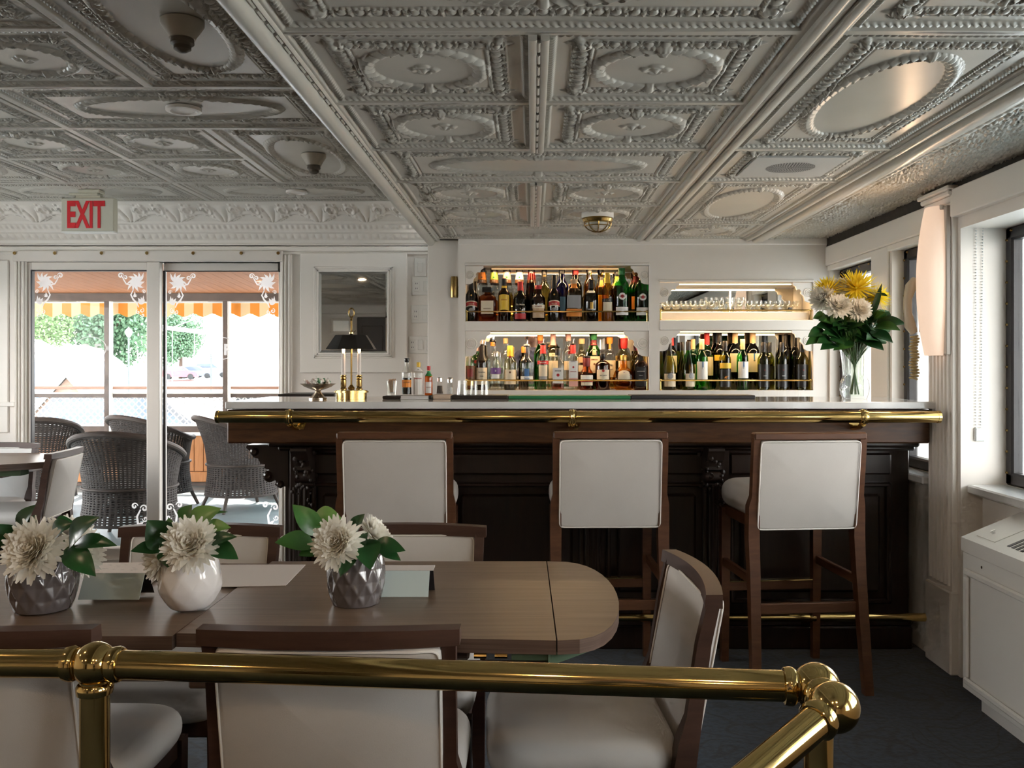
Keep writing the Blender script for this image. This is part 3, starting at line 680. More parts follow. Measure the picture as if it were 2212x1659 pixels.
# ------------------------------------------------------------------ bar stools
def cushion(mb, x0, x1, y0, y1, z0, z1, r=.03, crown=.012, e=6):
    # puffed box: grid on both faces with rounded rim
    def sec(u, v): return crown*(1-u*u)*(1-v*v)
    pts = []
    n = 6
    cx, cy = (x0+x1)/2, (y0+y1)/2; hx, hy = (x1-x0)/2, (y1-y0)/2; hz = (z1-z0)/2; cz = (z0+z1)/2
    m = 64
    rings = []
    prof = [(0.0,1,0)]
    for i in range(7): a = PI/2*i/6; prof.append((1-.0, math.cos(a), math.sin(a)))
    ring_s = [(.02,1.0),(.3,1.0),(.6,.995),(.85,.97)]
    def ring(s, z, inset):
        out = []
        for k in range(m):
            t = 2*PI*(k+.5)/m; c, sn = math.cos(t), math.sin(t); c = math.copysign(abs(c)**(2/e), c); sn = math.copysign(abs(sn)**(2/e), sn); q = 1
            out.append((cx+(hx-inset)*s*c*q, cy+(hy-inset)*s*sn*q, z))
        return out
    levels = []
    rr = min(r, hz)
    for s in (.02,.35,.65,.88): levels.append((s, cz-hz-crown*(1-s*s), rr))
    for i in range(7): a = -PI/2+PI/2*i/6; levels.append((1, cz-hz+rr+rr*math.sin(a), rr*(1-math.cos(a))))
    for i in range(7): a = PI/2*i/6; levels.append((1, cz+hz-rr+rr*math.sin(a), rr*(1-math.cos(a))))
    for s in (.88,.65,.35,.02): levels.append((s, cz+hz+crown*(1-s*s), rr))
    vs = []
    for s, z, ins in levels: vs += ring(s, z, ins)
    fs = []
    for i in range(len(levels)-1):
        for k in range(m): fs.append((i*m+k, i*m+(k+1)%m, (i+1)*m+(k+1)%m, (i+1)*m+k))
    fs.append(tuple(range(m))[::-1]); fs.append(tuple((len(levels)-1)*m+k for k in range(m)))
    mb.add(vs, fs)
def beam(mb, pts, w, d):            # tapered square leg along points; w along x, d along y per point
    vs = []; fs = []
    for (x,y,z), ww, dd in zip(pts, w, d): vs += [(x-ww/2,y-dd/2,z),(x+ww/2,y-dd/2,z),(x+ww/2,y+dd/2,z),(x-ww/2,y+dd/2,z)]
    for i in range(len(pts)-1):
        for k in range(4): fs.append((4*i+k,4*i+(k+1)%4,4*i+4+(k+1)%4,4*i+4+k))
    fs += [(3,2,1,0), tuple(4*(len(pts)-1)+k for k in range(4))]; mb.add(vs, fs)
def make_stool(label):              # local: back at y=0 facing -y (towards the camera), seat towards +y
    t = thing('bar_stool', label, 'bar stool', (0,0,0), 0, 'bar stools along the bar')
    W = STOOLWOOD; hw = .205
    for s in (-1,1):
        mb = MB(); beam(mb, [(s*(hw+.016),-.055,0),(s*(hw+.006),.0,.45),(s*(hw+.006),.018,.60),(s*(hw+.006),.012,.72),(s*(hw+.004),.0,.76),(s*(hw+.006),-.022,.93),(s*(hw+.006),-.03,.985)], [.034,.04,.044,.042,.028,.026,.026], [.034,.045,.05,.045,.036,.032,.030]); mb.build('back_leg', W, t)
        mb = MB(); beam(mb, [(s*(hw-.004),.40,0),(s*(hw-.004),.39,.66)], [.030,.040], [.030,.040]); mb.build('front_leg', W, t)
        MB().box(s*hw-.011, s*hw+.011, .0, .40, .41, .445, .003).build('side_stretcher', W, t)
    MB().box(-hw, hw, -.012, .010, .305, .345, .003).build('back_stretcher', W, t)
    mb = MB(); mb.box(-hw, hw, .385, .41, .30, .34, .003); o = mb.build('foot_stretcher', W, t); MB().box(-hw+.02,hw-.02,.380,.413,.339,.343).build('foot_plate', BRASS, o)
    MB().box(-hw, hw, .02, .40, .625, .672, .004).build('seat_frame', W, t)
    mb = MB(); cushion(mb, -hw-.022, hw+.022, .015, .43, .665, .785, .05, .014); mb.build('seat', LEATHER, t, sharp=1.2)
    # top rail, slightly wider, thin
    mb = MB(); mb.box(-hw-.017, hw+.017, -.048, .002, .976, 1.004, .005); mb.build('top_rail', W, t)
    th = -.11
    mb = MB(); cushion(mb, -.199, .199, -.174, .174, -.022, .022, .010, .006, 30)
    M_ = Matrix.Translation((0,-.003,.803)) @ Matrix.Rotation(PI/2+.13,4,'X'); mb.xf(M_); bk = mb.build('back_cushion', LEATHER, t, sharp=1.2)
    mb = MB(); e = []
    for k in range(96):
        a = 2*PI*(k+.5)/96; c, s_ = math.cos(a), math.sin(a); q = 1; c = math.copysign(abs(c)**(1/14), c); s_ = math.copysign(abs(s_)**(1/14), s_); e.append(M_ @ Vector((.197*c*q,.172*s_*q,.0245)))
    mb.tube(e, .0028, 6, closed=True); mb.build('piping', PIPING, bk)
    return t
s0 = make_stool('cream bar stool nearest the sliding door, behind the drop-leaf table')
Ys = 3.60
s0.location = (PX(855,Ys), Ys, 0); s0.rotation_euler.z = .03
s1 = dup(s0, (PX(1318,Ys), Ys+.02, 0), .02, 'cream bar stool in the middle of the three at the bar')
s2 = dup(s0, (PX(1739,Ys), Ys-.02, 0), .10, 'cream bar stool nearest the right windows and fluted pilaster')
# ------------------------------------------------------------------ niche fittings
WARM = (1.0, .70, .36)
LED = mat('led_strip', (1,.9,.7), .5, emit=(1.0,.74,.42), estr=1.5)
def niche(n, zsh, nm):
    x0, x1, z0, z1 = n
    o = MB().box(x0+.002, x1-.002, YM-.004, YM+.016, z0+.002, z1-.002).build('niche_mirror', MIRROR, smooth=False)
    tag(o, 'tall mirror lining the back of the ' + nm, 'mirror')
    o = MB().box(x0+.001, x1-.001, YB-.004, YM-.006, zsh[0], zsh[1], .003).build('shelf_board', TRIM); tag(o, 'white shelf board across the middle of the ' + nm, 'shelf')
ZS1 = (PZ(715,YB), PZ(694,YB)); ZS2 = (PZ(713,YB), PZ(691,YB))
niche(N1, ZS1, 'left bottle niche'); niche(N2, ZS2, 'right niche with glasses and wine')
# carved brackets in the upper corners, scalloped outline
def bracket_mesh(sz):
    p = [(0,0),(1,0),(1,-.12),(.86,-.20),(.80,-.36),(.66,-.34),(.58,-.42),(.60,-.56),(.46,-.70),(.40,-.92),(.26,-1.0),(.0,-1.02)]
    mb = MB(); mb.prism([(x*sz, z*sz) for x, z in p], 'xz', 0, .016)
    for r in (.24, .15, .06): mb.lathe([(r*sz*.76,.004),(r*sz*.88,-.005),(r*sz,.004)], 18, (.24*sz, 0, -.50*sz), 'y')
    return mb.mesh('carved_bracket')
def brackets(n, zt, sz, nm, y=YB+.010):
    me = bracket_mesh(sz)
    for x, s, side in ((n[0]+.001, 1, 'left'), (n[1]-.001, -1, 'right')):
        o = link('carved_bracket', me, TRIM, None, (x, y, zt), None, (s,1,1)); tag(o, 'white scalloped bracket in the upper %s corner of the %s' % (side, nm), 'bracket')
brackets(N1, N1[3]-.006, .105, 'upper left bottle shelf'); brackets(N1, ZS1[0]-.001, .145, 'lower left bottle shelf')
brackets(N2, N2[3]-.006, .115, 'glassware shelf'); brackets(N2, ZS2[0]-.001, .120, 'wine shelf')
LED2 = mat('led_strip_dim', (.60,.42,.22), .5, emit=(1.0,.62,.28), estr=.35)
def led(x0, x1, y, z, nm, lm=None):
    t = thing('light_strip', 'warm glowing light strip under the top of the ' + nm, 'light strip', ((x0+x1)/2, y, z)); h = (x1-x0)/2
    MB().box(-h, h, -.006, .006, -.005, .002, .0015).build('diffuser', lm or LED, t); MB().box(-h-.008, h+.008, -.010, .010, .0015, .006).build('channel', CHROME, t)
    d = bpy.data.lights.new('strip_glow', 'AREA'); d.shape = 'RECTANGLE'; d.size = 2*h; d.size_y = .008; d.energy = (5.0 if lm is None else 3.6)*h; d.color = (1.0,.64,.31)
    l = bpy.data.objects.new('strip_glow', d); COL.objects.link(l); l.parent = t; l.location = (0,0,-.008)
led(PX(1060,YB), PX(1350,YB), YB+.10, N1[3]-.012, 'upper left bottle shelf', LED2)
led(PX(1040,YB), PX(1365,YB), YB+.035, ZS1[0]-.008, 'lower left bottle shelf')
led(PX(1428,YB), PX(1713,YB), YB+.035, N2[3]-.012, 'glassware shelf')
led(PX(1460,YB), PX(1713,YB), YB+.035, ZS2[0]-.008, 'wine shelf')
def gallery(n, zb, nm):
    x0, x1 = n[0]+.008, n[1]-.008; zt = zb+.058
    t = thing('gallery_rail', 'thin brass guard rail in front of the ' + nm, 'rail', ((x0+x1)/2, YB+.022, zb)); h = (x1-x0)/2
    mb = MB(); mb.tube([(-h,0,.058),(h,0,.058)], .0048, 10); mb.build('rail', BRASS, t)
    for s in (-1,1):
        mb = MB(); mb.lathe([(.0075,0),(.0075,.003),(.0042,.006),(.0042,.050),(.0075,.053)], 10, (s*h,0,0)); mb.sphere((s*h,0,.058), .0085, 12, 8); mb.build('post', BRASS, t)
gallery(N1, ZS1[1], 'upper left bottle shelf'); gallery(N1, N1[2], 'lower left bottle shelf'); gallery(N2, ZS2[1], 'glassware shelf'); gallery(N2, N2[2], 'wine shelf')
# ================================================================== dining tables, chairs, brass rail
ZT = .74
def leaf_arc(x0, y0, y1, bulge, n=16):       # half-oval from (x0,y0) to (x0,y1)
    ym, r = (y0+y1)/2, (y1-y0)/2
    return [(x0+bulge*math.cos(a)**.75 if math.cos(a) > 0 else x0, ym+r*math.sin(a)) for a in [-PI/2+PI*i/n for i in range(n+1)]]
def top_piece(t, nm, poly, z0, z1):
    mb = MB(); mb.prism(poly, 'xy', z0, z1)
    o = mb.build(nm, TABLEWOOD, t, sharp=.4); me = o.data; me.materials.append(TABLEEDGE)
    for p in me.polygons:
        if abs(p.normal.z) < .5: p.material_index = 1
    return o
GREENM = mat('green_bracket_metal', (.10,.16,.10), .4, .5)
def base(t, x, y):
    mb = MB(); mb.lathe([(.0001,.0),(.24,.0),(.24,.012),(.10,.03),(.045,.05),(.04,.06),(.04,.66),(.0001,.66)], 24, (x,y,0)); mb.build('pedestal', mat('pedestal_iron', (.02,.02,.02), .5, .4), t)
    MB().box(x-.2, x+.2, y-.2, y+.2, .655, .690, .004).build('under_frame', TABLEEDGE, t)
ta = thing('drop_leaf_table', 'brown wooden drop-leaf table with rounded right end, two vases apart', 'table', (0,0,0))
ta['label'] = 'brown wooden drop-leaf table with a rounded right end, nearer the bar stools'
top_piece(ta, 'table_top', [(-.692,1.800),(.045,1.752),(.037,2.462),(-.692,2.462)], ZT-.027, ZT)
top_piece(ta, 'end_leaf', [(.0475,1.752)]+[(p[0]+.0475-.0, p[1]) for p in leaf_arc(0,1.752,2.462,.145)][1:-1]+[(.0395,2.462)], ZT-.027, ZT)
base(ta, -.33, 2.1)
mb = MB(); mb.box(-.66, .035, 1.775, 1.797, .640, .690, .003); top = mb.build('hanging_leaf', TABLEEDGE, ta)
mb = MB(); mb.prism([(.03,1.76),(.12,1.86),(.135,1.90),(.02,1.80)], 'xy', ZT-.052, ZT-.030); mb.prism([(-.04,1.765),(.035,1.765),(.03,1.80),(-.04,1.80)], 'xy', ZT-.042, ZT-.028); mb.build('leaf_bracket', GREENM, ta)
for x in (-.10, -.06):
    MB().tube([(x-.012,1.776,ZT-.036),(x+.012,1.776,ZT-.036)], .006, 8).build('hinge', BRASS2, ta)
tb = thing('dining_table', 'brown wooden table at the left, under the leftmost grey flower vase', 'table', (0,0,0))
top_piece(tb, 'table_top', [(-1.60,1.79),(-.697,1.79),(-.697,2.448),(-1.60,2.448)], ZT-.030, ZT-.003)
top_piece(tb, 'end_leaf', [(-1.602,1.79),(-1.70,1.85),(-1.76,2.0),(-1.76,2.24),(-1.70,2.39),(-1.602,2.448)], ZT-.030, ZT-.003)
base(tb, -1.15, 2.1); MB().box(-1.58,-.72,1.815,1.835,.640,.688,.003).build('hanging_leaf', TABLEEDGE, tb)
tc_ = thing('side_dining_table', 'brown round-edged table at the far left beside the sliding door', 'table', (0,0,0))
octo = [(-3.05+.42*math.cos(a)*1.0, 5.18+.40*math.sin(a)) for a in [PI/8+k*PI/4 for k in range(8)]]
top_piece(tc_, 'table_top', [(-3.05+.45*math.cos(a), 5.16+.36*math.sin(a)) for a in [2*PI*k/28 for k in range(28)]], ZT-.035, ZT)
base(tc_, -3.05, 5.18)
mb = MB(); mb.prism([(-2.95,4.84),(-2.72,4.92),(-2.72,5.0),(-2.95,4.95)], 'xy', ZT-.065, ZT-.036); mb.build('leaf_bracket', GREENM, tc_)
# ------------------------------------------------------------------ dining chairs
def make_chair(label):           # local: seat towards +y, back rest at y~0, back face towards -y
    t = thing('dining_chair', label, 'chair', (0,0,0), 0, 'cream upholstered dining chairs')
    W = CHAIRWOOD; hw = .215
    for s in (-1,1):
        mb = MB(); beam(mb, [(s*hw,-.05,0),(s*hw,.02,.30),(s*hw,.035,.42),(s*(hw+.002),.025,.48),(s*hw,.01,.53),(s*hw,-.012,.68),(s*(hw+.002),-.034,.772)], [.032,.042,.046,.044,.026,.026,.026], [.034,.045,.05,.046,.036,.032,.030]); mb.build('back_leg', W, t)
        mb = MB(); beam(mb, [(s*(hw-.01),.44,0),(s*(hw-.01),.43,.40)], [.028,.040], [.028,.040]); mb.build('front_leg', W, t)
    MB().box(-hw, hw, .02, .45, .355, .40, .004).build('seat_frame', W, t)
    mb = MB(); cushion(mb, -hw-.015, hw+.015, .03, .475, .385, .475, .042, .016); mb.build('seat', LEATHER, t, sharp=1.2)
    # curved top rail (concave towards the seat)
    n = 14; vs = []; fs = []
    for i in range(n+1):
        u = -1+2*i/n; x = u*(hw+.022); y0 = -.075+.030*u*u*1.0-.006; y1 = y0+.042
        vs += [(x,y0,.757),(x,y1,.757),(x,y1-.004,.790-.004*u*u),(x,y0+.0,.790-.004*u*u)]
    for i in range(n):
        for k in range(4): fs.append((4*i+k,4*i+(k+1)%4,4*i+4+(k+1)%4,4*i+4+k))
    fs += [(3,2,1,0), tuple(4*n+k for k in range(4))]
    MB().add(vs, fs).build('top_rail', W, t, sharp=.5)
    # curved back cushion
    mb = MB(); cushion(mb, -.204, .204, -.167, .167, -.020, .020, .012, .007, 26)
    M_ = Matrix.Translation((0,-.028,.594)) @ Matrix.Rotation(PI/2+.20,4,'X')
    def bendv(mb):
        for i, (x,y,z) in enumerate(mb.v): mb.v[i] = (x, y+.026*(x/.19)**2-.010, z)
    mb.xf(M_); bendv(mb); bk = mb.build('back_cushion', LEATHER, t, sharp=1.2)
    e = []
    for sgn in (1,-1):
        mb = MB(); e = []
        for k in range(96):
            a = 2*PI*(k+.5)/96; c, s_ = math.cos(a), math.sin(a); q = 1; c = math.copysign(abs(c)**(1/13), c); s_ = math.copysign(abs(s_)**(1/13), s_); p = M_ @ Vector((.201*c*q,.164*s_*q,.020*sgn)); p.y += .026*(p.x/.19)**2-.010; e.append(p)
        mb.tube(e, .0026, 6, closed=True); mb.build('piping', PIPING, bk)
    return t
c0 = make_chair('cream dining chair seen from behind at centre, just beyond the brass rail')
c0.location = (PX(712,1.68), 1.715, 0)
dup(c0, (PX(-76,1.68), 1.715, 0), .0, 'cream dining chair seen from behind at the left edge, beyond the brass rail')
dup(c0, (PX(432,2.72), 2.70, 0), PI, 'cream dining chair facing the camera behind the white vase')
dup(c0, (PX(876,2.72), 2.70, 0), PI, 'cream dining chair facing the camera behind the right grey vase')
sc_ = dup(c0, (.335, 2.15, 0), PI/2+.05, 'cream dining chair turned sideways at the rounded table end'); sc_.scale = (1,.93,1)
dup(c0, (-2.66, 5.20, 0), PI/2+.12, 'cream dining chair with its back to the wicker chairs, by the door')
dup(c0, (-3.25, 5.62, 0), PI, 'cream dining chair behind the far left table, facing the camera')
dup(c0, (-1.13, 3.6, 0), 0, 'x') if False else None
# ------------------------------------------------------------------ brass stair railing
rl = thing('brass_railing', 'polished brass stair railing with ball joints across the foreground', 'railing', (0,0,0))
RZ = .745; A = Vector((PX(205,1.6), 1.60, RZ)); B = Vector((PX(1752,1.485), 1.485, RZ)); A0 = Vector((-1.75, 1.625, RZ)); B2 = Vector((.458, 1.405, .742))
def tube_part(nm, p, q, r): MB().tube([p, q], r, 24).build(nm, BRASS, rl)
tube_part('top_tube', A0, A, .0247); tube_part('top_tube', A, B, .0247)
def ball(nm, c, r): MB().sphere(c, r, 32, 20).build(nm, BRASS, rl, sharp=1.5)
ball('ball_joint', A, .0375); ball('ball_joint', B+Vector((.008,0,0)), .0385); ball('ball_joint', B2, .0385)
def collar(p, d, r=.0247):
    d = Vector(d).normalized(); mb = MB(); mb.lathe([(r,-.011),(r+.0045,-.009),(r+.006,-.002),(r+.0062,.004),(r+.003,.009),(r,.010)], 24)
    mb.xf(Matrix.Translation(p) @ d.to_track_quat('Z','Y').to_matrix().to_4x4()); mb.build('collar', BRASS, rl)
dAB = (B-A).normalized(); collar(A+dAB*.040, dAB); collar(A-(A-A0).normalized()*.040, A-A0); collar(B-dAB*.034, dAB)
E = Vector((PX(1600,1.30), 1.28, PZ(1690,1.28))); dBE = (E-B2).normalized()
tube_part('stair_tube', B2, B2+dBE*.9, .0247); collar(B2+dBE*.040, dBE)
tube_part('joint_neck', B, B2, .020); collar((B+B2)/2, B2-B, .024)
tube_part('post', Vector((A.x,A.y,RZ)), Vector((A.x,A.y,.0)), .0247); collar(Vector((A.x,A.y,RZ-.042)), (0,0,1))
tube_part('post', Vector((B.x+.012,B.y,RZ)), Vector((B.x+.012,B.y,.0)), .0235); collar(Vector((B.x+.012,B.y,RZ-.042)), (0,0,1))
for p in (A, B): MB().lathe([(.05,0),(.05,.008),(.03,.014),(.0247,.016)], 20, (p.x+(.012 if p is B else 0),p.y,0)).build('floor_flange', BRASS, rl)
# ------------------------------------------------------------------ radiator cabinet by the window
rc = thing('radiator_cabinet', 'white panelled heater cabinet under the right window', 'cabinet', (0,0,0))
X0, X1, Ya, Yb = 1.580, 1.795, 2.36, 3.40
PW = mat('cabinet_white', (.72,.70,.66), .4)
MB().box(X0, X1+.003, Ya, Yb, .08, .580, .003).build('body', PW, rc)
mb = MB()
for y0, y1 in ((2.42,3.37),):
    for q in ((y0,y1,.50,.525),(y0,y1,.105,.13),(y0,y0+.03,.13,.5),(y1-.03,y1,.13,.5)): mb.box(X0-.014, X0, q[0], q[1], q[2], q[3], .006)
mb.build('panel_moulding', PW, rc)
mb = MB(); mb.prism([(X0-.004,.582),(X0-.004,.631),(X1,.722),(X1,.582)], 'xz', Ya, Yb+.004); mb.build('lid', PW, rc)
def onlid(mb): return mb.xf(Matrix.Translation((X0-.004,0,.631)) @ Matrix.Rotation(-math.atan2(.091,.219),4,'Y'))
mb = MB(); mb.box(.035,.200,3.22,3.35,.0,.0025,.001); onlid(mb).build('hatch', PW, rc)
mb = MB(); mb.lathe([(.0001,0),(.007,0),(.006,.008),(.0001,.009)], 10, (.075,3.30,.002)); mb.box(.066,.084,3.297,3.303,.009,.014); onlid(mb).build('latch_knob', CHROME, rc)
for k in range(9):
    mb = MB(); mb.box(.040,.20,3.13-.028*k,3.146-.028*k,.0,.0018); onlid(mb).build('vent_slot', BLACK, rc, smooth=False)
MB().lathe([(.0001,0),(.004,0),(.005,-.004),(.0001,-.005)], 8, (X0,3.25,.552), 'x').build('screw', CHROME, rc)
MB().box(X0+.06, X1, Ya, Yb-.02, .0, .08).build('plinth', PW, rc)
# ================================================================== bottles and glasses in the niches
SH = {  # (height fraction, radius fraction) ; 1.0 = half width
 'wine': [(0,.90),(.012,1),(.62,1),(.67,.95),(.72,.74),(.76,.50),(.80,.40),(.86,.37),(1,.37)],
 'burg': [(0,.92),(.015,1),(.40,1),(.50,.93),(.60,.74),(.70,.52),(.79,.40),(.86,.36),(1,.36)],
 'spirit': [(0,.92),(.015,1),(.60,1),(.66,.95),(.71,.74),(.75,.50),(.80,.42),(1,.40)],
 'tall': [(0,.92),(.015,1),(.66,1),(.72,.92),(.77,.66),(.81,.48),(.86,.42),(1,.40)],
 'cone': [(0,.95),(.015,1),(.45,1),(.62,.86),(.80,.66),(.93,.55),(1,.50)],
 'cream': [(0,.90),(.015,.95),(.35,1),(.52,1),(.60,.92),(.66,.72),(.70,.52),(.76,.42),(1,.38)],
 'flask': [(0,.96),(.01,1),(.66,1),(.72,.97),(.78,.62),(.81,.36),(.86,.32),(1,.32)],
 'jug': [(0,.86),(.02,.95),(.30,1),(.55,.98),(.64,.84),(.70,.58),(.75,.42),(.80,.36),(1,.36)],
 'round': [(0,.70),(.03,.86),(.22,1),(.42,.98),(.55,.80),(.63,.52),(.68,.34),(.78,.30),(1,.30)],
 'bell': [(0,.96),(.02,1),(.42,1),(.50,.95),(.58,.76),(.64,.56),(.72,.48),(1,.44)],
}
G_ = dict(clear=glass('glass_clear', (.95,.96,.95), .05), green=glass('glass_green', (.14,.58,.17), .05), martini=glass('glass_martini_green', (.07,.48,.13), .05), olive=glass('glass_olive', (.52,.50,.12), .05),
          dkgreen=glass('glass_dark_green', (.03,.10,.03), .05), amber=glass('glass_amber', (.75,.33,.10), .05), brown=glass('glass_brown', (.24,.10,.05), .06), dark=glass('glass_dark', (.03,.022,.025), .06),
          blue=glass('glass_cobalt', (.03,.07,.55), .06), straw=glass('glass_straw', (.90,.80,.45), .05), pale=glass('glass_pale', (.86,.82,.66), .05), honey=glass('glass_honey', (.85,.55,.14), .05), rose=glass('glass_rose', (.80,.30,.20), .05))
def C(nm, c, r=.5, metal=0.0): return mat('print_'+nm, c, r, metal)
PC = dict(blk=C('black',(.012,.011,.011),.35), wht=C('white',(.78,.76,.72)), crm=C('cream',(.72,.62,.45)), tan=C('tan',(.50,.34,.20)), red=C('red',(.45,.02,.02)), dred=C('dark_red',(.20,.02,.02)), org=C('orange',(.75,.25,.03)), yel=C('yellow',(.75,.48,.04)),
          gold=C('gold',(.70,.45,.12),.3,.7), grn=C('green',(.03,.25,.07)), lime=C('lime',(.40,.55,.10)), pink=C('pink',(.75,.42,.36)), blue=C('blue',(.05,.15,.35)), purp=C('purple',(.14,.05,.22)), brn=C('brown',(.16,.07,.03)), gry=C('grey',(.30,.30,.30)), slv=C('silver',(.65,.64,.62),.25,.8), wine=C('wine',(.16,.02,.07)), cork=C('cork',(.62,.40,.20)))
def rad_at(shape, f):
    p = SH[shape]
    for (a, ra), (b, rb) in zip(p, p[1:]):
        if a <= f <= b: return ra+(rb-ra)*(f-a)/(b-a+1e-9)
    return p[-1][1]
def patch(mb, shape, R, H, z0, z1, half, off=.0008, sup=2.0, dep=1.0, n=10, m=4, zfun=None):
    vs = []; fs = []
    for i in range(m+1):
        f = z0+(z1-z0)*i/m; r = R*rad_at(shape, f)+off
        for k in range(n+1):
            a = -PI/2-half+2*half*k/n; ca, sa = math.cos(a), math.sin(a); q = 1.0 if sup == 2 else (abs(ca)**sup+abs(sa)**sup)**(-1/sup)
            zz = f*H
            if zfun: zz += zfun(-1+2*k/n)*H
            vs.append((r*q*ca, r*q*sa*dep-(off if sup != 2 else 0), zz))
    for i in range(m):
        for k in range(n): fs.append((i*(n+1)+k, i*(n+1)+k+1, (i+1)*(n+1)+k+1, (i+1)*(n+1)+k))
    mb.add(vs, fs)
def bottle(loc, h, wd, shape, gl, cap, label, labs=(), txt=(), spout=None, sup=2.0, dep=1.0, fill=None, liq=None, group=None, name='liquor_bottle', cat='bottle', discs=(), rz=0.0):
    """cap=(colour, from fraction, radius scale); labs=[(colour,z0,z1,half angle,curve)]; txt=[(string,z,size m,colour)]"""
    t = thing(name, label, cat, loc, rz, group); R = wd/2; P = SH[shape]
    zc = cap[1] if cap else 1.0
    prof = [(.0001,.0)]+[(R*r, f*h) for f, r in P]+[(R*P[-1][1]*.8, h)]
    MB().lathe(prof, 24, (0,0,0), 'z', sup, dep).build('glass_body', G_[gl], t, sharp=.8)
    if liq:
        lp = [(.0001,.006)]+[(R*r*.93, max(.006,f*h)) for f, r in P if f < fill]+[(R*rad_at(shape,fill)*.93, fill*h),(.0001, fill*h)]
        MB().lathe(lp, 20, (0,0,0), 'z', sup, dep).build('liquid', G_[liq], t, sharp=.8)
    if cap:
        rc = R*rad_at(shape, min(.999,(zc+1)/2))*cap[2]; sp2 = sup if (len(cap) > 3 and cap[3]) else 2.0
        cp = [(rc*.97, zc*h),(rc, zc*h+.002),(rc, h-.002),(rc*.93, h+.001),(.0001, h+.001)]
        if not (len(cap) > 3): cp = [(R*rad_at(shape, zc)*1.04, zc*h),(rc, (zc*.6+.4)*h),(rc, h-.0015),(rc*.93, h+.001),(.0001, h+.001)]
        MB().lathe(cp, 20, (0,0,0), 'z', sp2, 1.0).build('cap', PC[cap[0]], t)
    if spout:
        r0 = R*P[-1][1]
        MB().lathe([(r0*1.05,h-.006),(r0*1.3,h),(r0*1.25,h+.006),(r0*.6,h+.010),(.0001,h+.010)], 14).build('pourer_collar', PC[spout if spout in PC else 'blk'], t)
        MB().tube([(0,0,h+.008),(.002,0,h+.022),(.006,0,h+.034)], [.0042,.0034,.0020], 8).build('pourer_spout', CHROME, t)
    for L in labs:
        mb = MB(); c_, z0, z1, ha = L[:4]; cv = L[4] if len(L) > 4 else 0
        patch(mb, shape, R, h, z0, z1, ha, .0007+.0003*(L[5] if len(L) > 5 else 0), sup, dep, zfun=(lambda u: cv*(1-u*u)) if cv else None); mb.build('label', PC[c_], t, recalc=False)
    for c_, z, r, k in discs:
        Rz = R*rad_at(shape, z); mb = MB(); vs = [(0,-(Rz*dep)-.0012-.0004*k,z*h)]; n = 20
        for i in range(n):
            a = 2*PI*i/n; x = r*math.cos(a); zz = z*h+r*math.sin(a)
            vs.append((x, -(math.sqrt(max(1e-9, Rz*Rz-x*x)) if sup == 2 else Rz)*dep-.0012-.0004*k, zz))
        mb.add(vs, [(0,1+i,1+(i+1)%n) for i in range(n)]); mb.build('label_disc', PC[c_], t, recalc=False)
    for s, z, sz, c_ in txt:
        Rz = R*rad_at(shape, z); me = text_mesh(s, sz, .0002, bend=(Rz+.0020) if sup == 2 else None, bold=sz*.012)
        link('lettering', me, PC[c_], t, (0, 0 if sup == 2 else -Rz*dep-.0028, z*h))
    return t
YF, YK = 5.462, 5.553
def place(px, top, base, Y): return (PX(px,Y), Y, None), (base-top)*Y/FPX
def B(row, px, top, wpx, shape, gl, cap, label, base, zb, **k):
    Y = YF if row == 'f' else YK
    zt = PZ(top, Y); h = zt-zb
    return bottle((PX(px,Y), Y, zb), h, wpx*Y/FPX, shape, gl, cap, label, **k)
U = ZS1[1]+.0005; g = 'liqueur bottles on the upper left shelf'
def BU(row, px, top, wpx, shape, gl, cap, label, **k): return B(row, px, top, wpx, shape, gl, cap, label, 694, U, group=g, **k)
BU('f',1019,598,27,'cream','dark',('blk',.72,1.06),'black cream-liqueur bottle with red arched label, leftmost on the upper shelf', labs=[('crm',.31,.43,1.1,.03),('red',.33,.41,1.05,.03,1)], txt=[('BAILEYS',.385,.009,'crm')], discs=[('gry',.24,.017,0),('gold',.58,.005,1)])
BU('f',1053,621,37,'flask','amber',('blk',.86,1.9,True),'square amber liqueur bottle with broad black stopper on the upper shelf', sup=8, dep=.8, labs=[('crm',.22,.60,.62)], txt=[('DISARONNO',.37,.0075,'brn')], discs=[('brn',.50,.005,0)])
BU('f',1089,602,26,'spirit','brown',('blk',.84,1.05),'brown coffee-liqueur bottle with rounded yellow label on the upper shelf', labs=[('yel',.24,.60,1.0,.03),('yel',.78,.83,PI),('blk',.0,.12,PI)], txt=[('KAHLUA',.50,.009,'red')])
BU('f',1124,609,31,'jug','dark',('red',.78,1.05),'squat black liqueur bottle with red neck and script lettering', labs=[('red',.06,.20,.9)], txt=[('Tia Maria',.42,.0145,'crm')])
BU('f',1163,617,30,'spirit','brown',('red',.90,1.2),'brown liqueur bottle with red cap and banner label on the upper shelf', labs=[('tan',.10,.36,.95),('crm',.36,.46,1.1)], txt=[('DRAMBUIE',.41,.0088,'dred')], discs=[('wht',.46,.008,1)])
BU('f',1197,595,26,'cream','dark',('blk',.72,1.06),'black cream-liqueur bottle with red arched label, mid upper shelf', labs=[('crm',.31,.43,1.1,.03),('red',.33,.41,1.05,.03,1)], txt=[('BAILEYS',.385,.009,'crm')], discs=[('gry',.24,.017,0),('gold',.58,.005,1)])
BU('f',1240,604,36,'flask','pale',('tan',.90,1.3),'clear flask bottle with orange neck label and orange band', dep=.55, sup=3, labs=[('gry',.32,.62,.8),('org',.12,.30,.95,0,1),('org',.80,.92,PI)])
BU('f',1277,605,31,'spirit','dark',('blk',.80,1.04),'black fortified-wine bottle with a small gold figure label', labs=[('gold',.30,.46,.22),('wht',.28,.30,.5),('wht',.68,.74,.5)])
